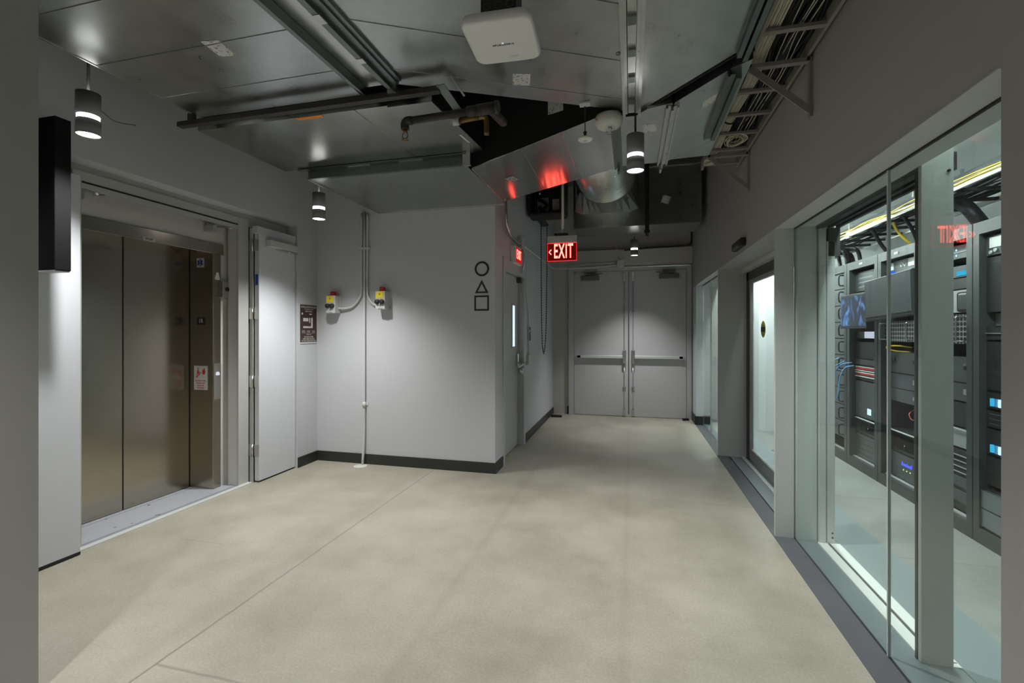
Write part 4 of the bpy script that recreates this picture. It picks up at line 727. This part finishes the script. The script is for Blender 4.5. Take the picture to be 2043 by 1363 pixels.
def glyphs(x,y,z):
    k=MB(); k.box(x-.003,x,y,y+.15,z,z+.006)
    for a,h in ((0,.03),(.022,.02),(.044,.02),(.066,.026),(.088,.02),(.11,.02),(.135,.032)): k.box(x-.003,x,y+a,y+a+.012,z,z+h)
    return k
def neon(t,x,y0,y1,z0,z1):
    obj('glow_lettering',glyphs(x,y0+.15,z0+.125),'neon',t,'small glowing blue marks'); k=MB()
    for i in range(3): k.box(x-.003,x,y0+.17+i*.05,y0+.178+i*.05,z0+.085,z0+.093)
    obj('status_light',k,'ledg',t)
unit(2,.115,.335,'rackunit','dark unit with a glowing blue marking at rack foot',extra=neon)
def leds(t,x,y0,y1,z0,z1):
    k=MB()
    for z in (z0+.02,z0+.06): k.box(x-.003,x,y0+.06,y0+.068,z,z+.012).box(x-.003,x,y0+.2,y0+.21,z,z+.012)
    obj('status_light',k,'ledb',t); obj('bezel_line',MB().box(x-.004,x,y0,y1,z0+.045,z0+.048).box(x-.005,x,y0,y0+.02,z0,z1-.01),'silver',t)
unit(3,1.93,2.03,'rackunit','grey twin unit with blue lights right of the column',extra=leds)
def lcdc(t,x,y0,y1,z0,z1): obj('lcd_screen',box(x-.003,x,y0+.09,y0+.20,z0+.012,z0+.045),'lcd',t,'cyan screen'); obj('button_row',MB().box(x-.003,x,y0+.01,y0+.05,z0+.02,z0+.024).box(x-.003,x,y0+.01,y0+.05,z0+.04,z0+.044),'silver',t)
unit(3,1.795,1.88,'rackunit','grey unit with cyan screen right of the column',extra=lcdc)
unit(3,1.71,1.79,'rack_d','thin black unit under the cyan screen unit',extra=lambda t,x,y0,y1,z0,z1: obj('logo_bar',box(x-.003,x,y0+.03,y0+.09,z0+.04,z0+.044),'silver',t))
unit(3,1.54,1.705,'greyp','grey unit with a rounded dark door above perforated chassis',extra=lambda t,x,y0,y1,z0,z1: obj('unit_door',MB().box(x-.02,x,y0+.05,y0+.17,z0+.005,z1-.02,b=.018,seg=3),'rack_d',t))
unit(3,.72,.895,'rack_d','plain dark unit in the rack right of the column')
def clip(t,x,y0,y1,z0,z1): obj('front_lip',MB().box(x-.012,x,y0+.04,y1,z1-.02,z1-.01),'silver',t); obj('clip',MB().tube([(x-.005,y0+.05,z1-.02),(x-.02,y0+.04,z1-.05),(x-.02,y0+.06,z0+.03),(x-.005,y0+.05,z0+.01)],.006,6,3),'black',t)
unit(3,.57,.71,'silver','silver angled unit with black clips right of the column',extra=clip); unit(3,.12,.56,'rack_d','dark server stack with thin silver lines at rack foot',extra=lambda t,x,y0,y1,z0,z1:(obj('silver_line',MB().box(x-.01,x,y0,y1,z1-.05,z1-.045).box(x-.008,x,y0,y1,z1-.09,z1-.086).box(x-.008,x,y0,y1,z1-.13,z1-.126).box(x-.008,x,y0,y1,z1-.17,z1-.166),'silver',t),obj('drive_bay',MB().box(x-.006,x,y0+.05,y0+.3,z0+.17,z0+.24).box(x-.006,x,y0+.05,y0+.3,z0+.06,z0+.14),'rackunit',t)))
# nearest rack
def e1(t,x,y0,y1,z0,z1): obj('label_panel',box(x-.003,x,y1-.16,y1-.03,z0+.05,z1-.012),'rail_w',t,'white label'); obj('connector',MB().cyl((x-.012,y1-.05,z0+.02),(x,y1-.05,z0+.02),.012).cyl((x-.012,y1-.09,z0+.03),(x,y1-.09,z0+.03),.012).box(x-.01,x,y1-.25,y1-.14,z0,z0+.03),'silver',t)
unit(4,1.90,2.03,'rackunit','grey unit with white label at the top of the nearest rack',extra=e1,x=XU)
unit(4,1.53,1.89,'rack_d','tall dark panel with pale rectangle in the nearest rack',extra=lambda t,x,y0,y1,z0,z1: obj('label_panel',box(x-.003,x,y1-.21,y1-.13,z0+.17,z0+.23),'greyp',t))  # small pale grey rectangle on the dark panel
unit(4,1.44,1.525,'silver','silver box in the nearest rack',x=XU+.05); unit(4,1.35,1.435,'rack_d','black unit with silver edge under the silver box',extra=lambda t,x,y0,y1,z0,z1: obj('silver_line',box(x-.008,x,y0,y1,z0+.04,z0+.045),'silver',t)); unit(4,1.02,1.34,'rack_d','plain dark unit at waist height in the nearest rack')
def pt(t,x,y0,y1,z0,z1):
    for j,(yy,m2) in enumerate(((.05,'lcd'),(.09,'cablebl'),(.12,'ledb'),(.17,'lcd'),(.2,'green'))): obj('port',box(x-.012,x,y1-yy-.02,y1-yy,z0+.02,z0+.07),m2,t)
unit(4,.90,1.01,'rack_d','dark patch unit with blue plugs in the nearest rack',extra=pt); unit(4,.78,.89,'rack_d','dark unit with thin silver marks in the nearest rack',extra=lines(3,'silver',.0015))
unit(4,.60,.77,'rack_d','dark unit with blue green plugs in the nearest rack',extra=pt); unit(4,.40,.59,'rack_d','plain black unit low in the nearest rack')
unit(4,.115,.375,'rack_d','black unit with two pale mesh panels at rack foot',extra=lambda t,x,y0,y1,z0,z1:[obj('mesh_panel',box(x-.03,x,y0+.14,y1-.0,z0+a,z0+a+.115),'perf2',t,'pale grey mesh panel') for a in (.005,.128)],x=XU)
for ri,zs in ((3,((.0,.0),)),): pass
# monitors
mo=thing('monitor','monitor showing a blue swirling image on a rack arm','monitor',(2.1,5.2,1.4))
Rm=Matrix.Translation((2.1,5.225,1.605))@Matrix.Rotation(math.radians(0),4,'Z')
obj('monitor_case',MB().box(0,.03,-.275,.275,-.17,.168,b=.004,R=Rm),'black',mo); obj('screen',MB().box(-.002,0,-.262,.262,-.145,.150,R=Rm),'nebula',mo,'screen lit with a blue swirl'); obj('monitor_arm',MB().box(.03,.09,-.04,.04,-.04,.04,R=Rm).bar((2.17,5.225,1.605),(XF,5.10,1.605),.03,.03,up=(0,0,1)),'black',mo)
mo=thing('monitor','large dark switched-off monitor tilted in front of the racks','monitor',(1.95,4.28,1.5))
Rm=Matrix.Translation((1.95,4.275,1.677))@Matrix.Rotation(math.radians(-3.5),4,'X')@Matrix.Rotation(math.radians(4),4,'Z')
obj('monitor_case',MB().box(0,.035,-.305,.305,-.17,.17,b=.005,R=Rm),'rack_d',mo); obj('screen',MB().box(-.002,0,-.29,.29,-.140,.158,R=Rm),'rackunit',mo); obj('monitor_arm',MB().box(.035,.08,-.05,.05,-.05,.05,R=Rm).bar((2.02,4.275,1.677),(XF,4.43,1.66),.035,.035),'black',mo)
# blue cables on the far rack
tag(obj('blue_cable',MB().tube([(2.26,5.80,1.09),(2.17,5.88,1.0),(2.15,5.92,.85),(2.16,5.88,.72),(2.16,5.80,.67),(2.16,5.72,.72),(2.17,5.70,.9),(2.20,5.66,1.02),(2.27,5.62,1.05)],.006,8),'cablebl'),'light blue cable looping between the two farthest racks','cable','blue cables by the farthest rack'); tag(obj('blue_cable',MB().tube([(2.24,5.90,1.12),(2.17,5.92,1.05),(2.17,5.90,.9),(2.18,5.80,1.0),(2.20,5.70,1.06),(2.26,5.64,1.08)],.006,8),'cablebl'),'shorter blue cable arching between the two farthest racks','cable','blue cables by the farthest rack')
# overhead ladder tray and cables in rack room
ot=thing('overhead_tray','white ladder tray hanging above the equipment racks','cable ladder',(2.3,4.5,2.45))
obj('side_rail',box(2.05,2.065,1.5,7.2,2.325,2.365),'rail_w',ot); obj('side_rail',box(2.50,2.515,1.5,7.2,2.325,2.365),'rail_w',ot)
for i in range(19): obj('rung',box(2.065,2.50,1.6+i*.3,1.63+i*.3,2.33,2.35),'rack_d',ot)
for y in (2.6,3.9,5.2,6.5): obj('hanger_rod',MB().cyl((2.06,y,2.36),(2.06,y,3.0),.006).box(2.045,2.07,y-.03,y+.03,2.315,2.372),'rail_w',ot)
for i in range(14):
    x=2.10+.027*i; pts=[(x+random.uniform(-.03,.03),y,2.365+random.uniform(.0,.05)) for y in (1.7,2.4,3.1,3.8,4.5,5.1,5.7,6.2,6.9)]
    tag(obj('black_cable',MB().tube(pts,.011,6,3),'cableb'),'black cable lying on the overhead tray in the rack room','cable','black cables on the overhead tray')
for i in range(6):
    pts=[(2.04+random.uniform(-.02,.06),y,2.345+random.uniform(-.02,.04)) for y in (2.2,2.8,3.5,4.2,4.9,5.6,6.3)]
    tag(obj('yellow_cable',MB().tube(pts,.004,6,4),'cabley'),'yellow fibre cable draped along the overhead tray edge','cable','yellow cables on the overhead tray')
for i,(y,x) in enumerate(((5.9,2.33),(6.0,2.40),(6.1,2.47),(6.15,2.36),(5.85,2.44),(6.2,2.52))): tag(obj('black_cable',MB().tube([(x-.05,y+.5,2.38),(x-.02,y+.25,2.36),(x,y+.1,2.30),(x,y+.02,2.12)],.02,8),'cableb'),'thick black cable dropping into the farthest rack','cable','thick cables dropping into the farthest rack')
tag(obj('yellow_cable',MB().tube([(2.14,4.66,2.38),(2.15,4.62,2.34),(2.16,4.60,2.28),(2.20,4.58,2.20),(2.27,4.57,2.12)],.010,8),'cabley'),'thick yellow cable bundle dropping behind the glass joint','cable'); tag(obj('black_cable',MB().tube([(2.14,4.50,2.38),(2.18,4.52,2.36),(2.25,4.54,2.25),(2.30,4.54,2.12)],.014,8),'cableb'),'dark cable dropping beside the thick yellow bundle','cable'); tag(obj('black_cable',MB().tube([(2.14,5.02,2.38),(2.16,5.0,2.36),(2.22,4.98,2.22),(2.28,4.97,2.12)],.016,8),'cableb'),'dark cable dropping left of the thick yellow bundle','cable')
tag(obj('black_cable',MB().tube([(2.12,4.45,2.38),(2.20,4.25,2.37),(2.3,4.05,2.33),(2.38,3.95,2.14)],.045,10),'cableb'),'very thick black cable bundle curving down beside the column','cable bundle')
for i,x in enumerate((2.75,3.15)): tag(obj('silver_pipe',MB().cyl((x,1.2,2.66+i*.08),(x,7.2,2.66+i*.08),.09,28).box(x-.01,x+.01,2.5,2.53,2.74+i*.08,2.998).box(x-.01,x+.01,5.5,5.53,2.74+i*.08,2.998),'srvduct'),'%s round silver pipe above the racks'%('nearer','farther')[i],'pipe')
for x,y0,y1,lb in ((1.48,2.0,3.4,'nearer fluorescent strip light in the rack room'),(1.48,4.2,5.6,'farther fluorescent strip light in the rack room'),(1.50,6.2,7.2,'strip light beyond the sliding door'),(1.50,7.9,9.1,'added unseen strip light brightening the last glass opening')):  # last entry is an added lamp, out of view, brightening the farthest opening
    t=thing('strip_light',lb,'light',(x,(y0+y1)/2,2.80),'fluorescent strip lights'); zb=2.80
    obj('housing',box(x-.06,x+.06,y0,y1,zb+.02,zb+.08),'white',t); obj('hanger',MB().cyl((x,y0+.2,zb+.08),(x,y0+.2,3.0),.005).cyl((x,y1-.2,zb+.08),(x,y1-.2,3.0),.005),'white',t); obj('tube',MB().cyl((x-.03,y0+.02,zb),(x-.03,y1-.02,zb),.02,12).cyl((x+.03,y0+.02,zb),(x+.03,y1-.02,zb),.02,12),'tube',t)
    for nm,z,rx,e in (('strip_glow',zb-.03,0,17),('ceiling_fill',zb+.10,PI,16)):  # second lamp faces up, added to brighten the white ceiling
        L=bpy.data.lights.new(nm,'AREA'); L.shape='RECTANGLE'; L.size=.1; L.size_y=y1-y0; L.energy=e*(3.0 if y0>6 else 1); L.color=(.88,1,.97)
        o=bpy.data.objects.new(nm,L); COL.objects.link(o); o.parent=t; o.location=(0,0,z-2.80); o.rotation_euler=(rx,0,0)
tag(obj('floor_cover',MB().lathe((1.68,6.1,.0),[(.06,0),(.06,.004),(0,.004)],n=24),'strip'),'small round grey floor cover beyond the sliding door','floor cover')
# ================================================================== LIGHT / CAMERA
wd=bpy.data.worlds.new('world'); SC.world=wd; wd.use_nodes=True; wd.node_tree.nodes['Background'].inputs[0].default_value=(.05,.055,.06,1); wd.node_tree.nodes['Background'].inputs[1].default_value=.5
cam=bpy.data.cameras.new('camera'); co=bpy.data.objects.new('camera',cam); COL.objects.link(co); SC.camera=co
cam.sensor_fit='HORIZONTAL'; cam.sensor_width=36; cam.lens=36*930/2043; cam.shift_y=-18.5/2043; cam.clip_start=.05
co.location=(0,0,1.40); co.rotation_euler=(PI/2,0,math.atan(236.5/930))
SC.view_settings.view_transform='Standard'; SC.view_settings.look='None'; SC.view_settings.gamma=1; SC.view_settings.use_curve_mapping=False; SC.view_settings.exposure=.26
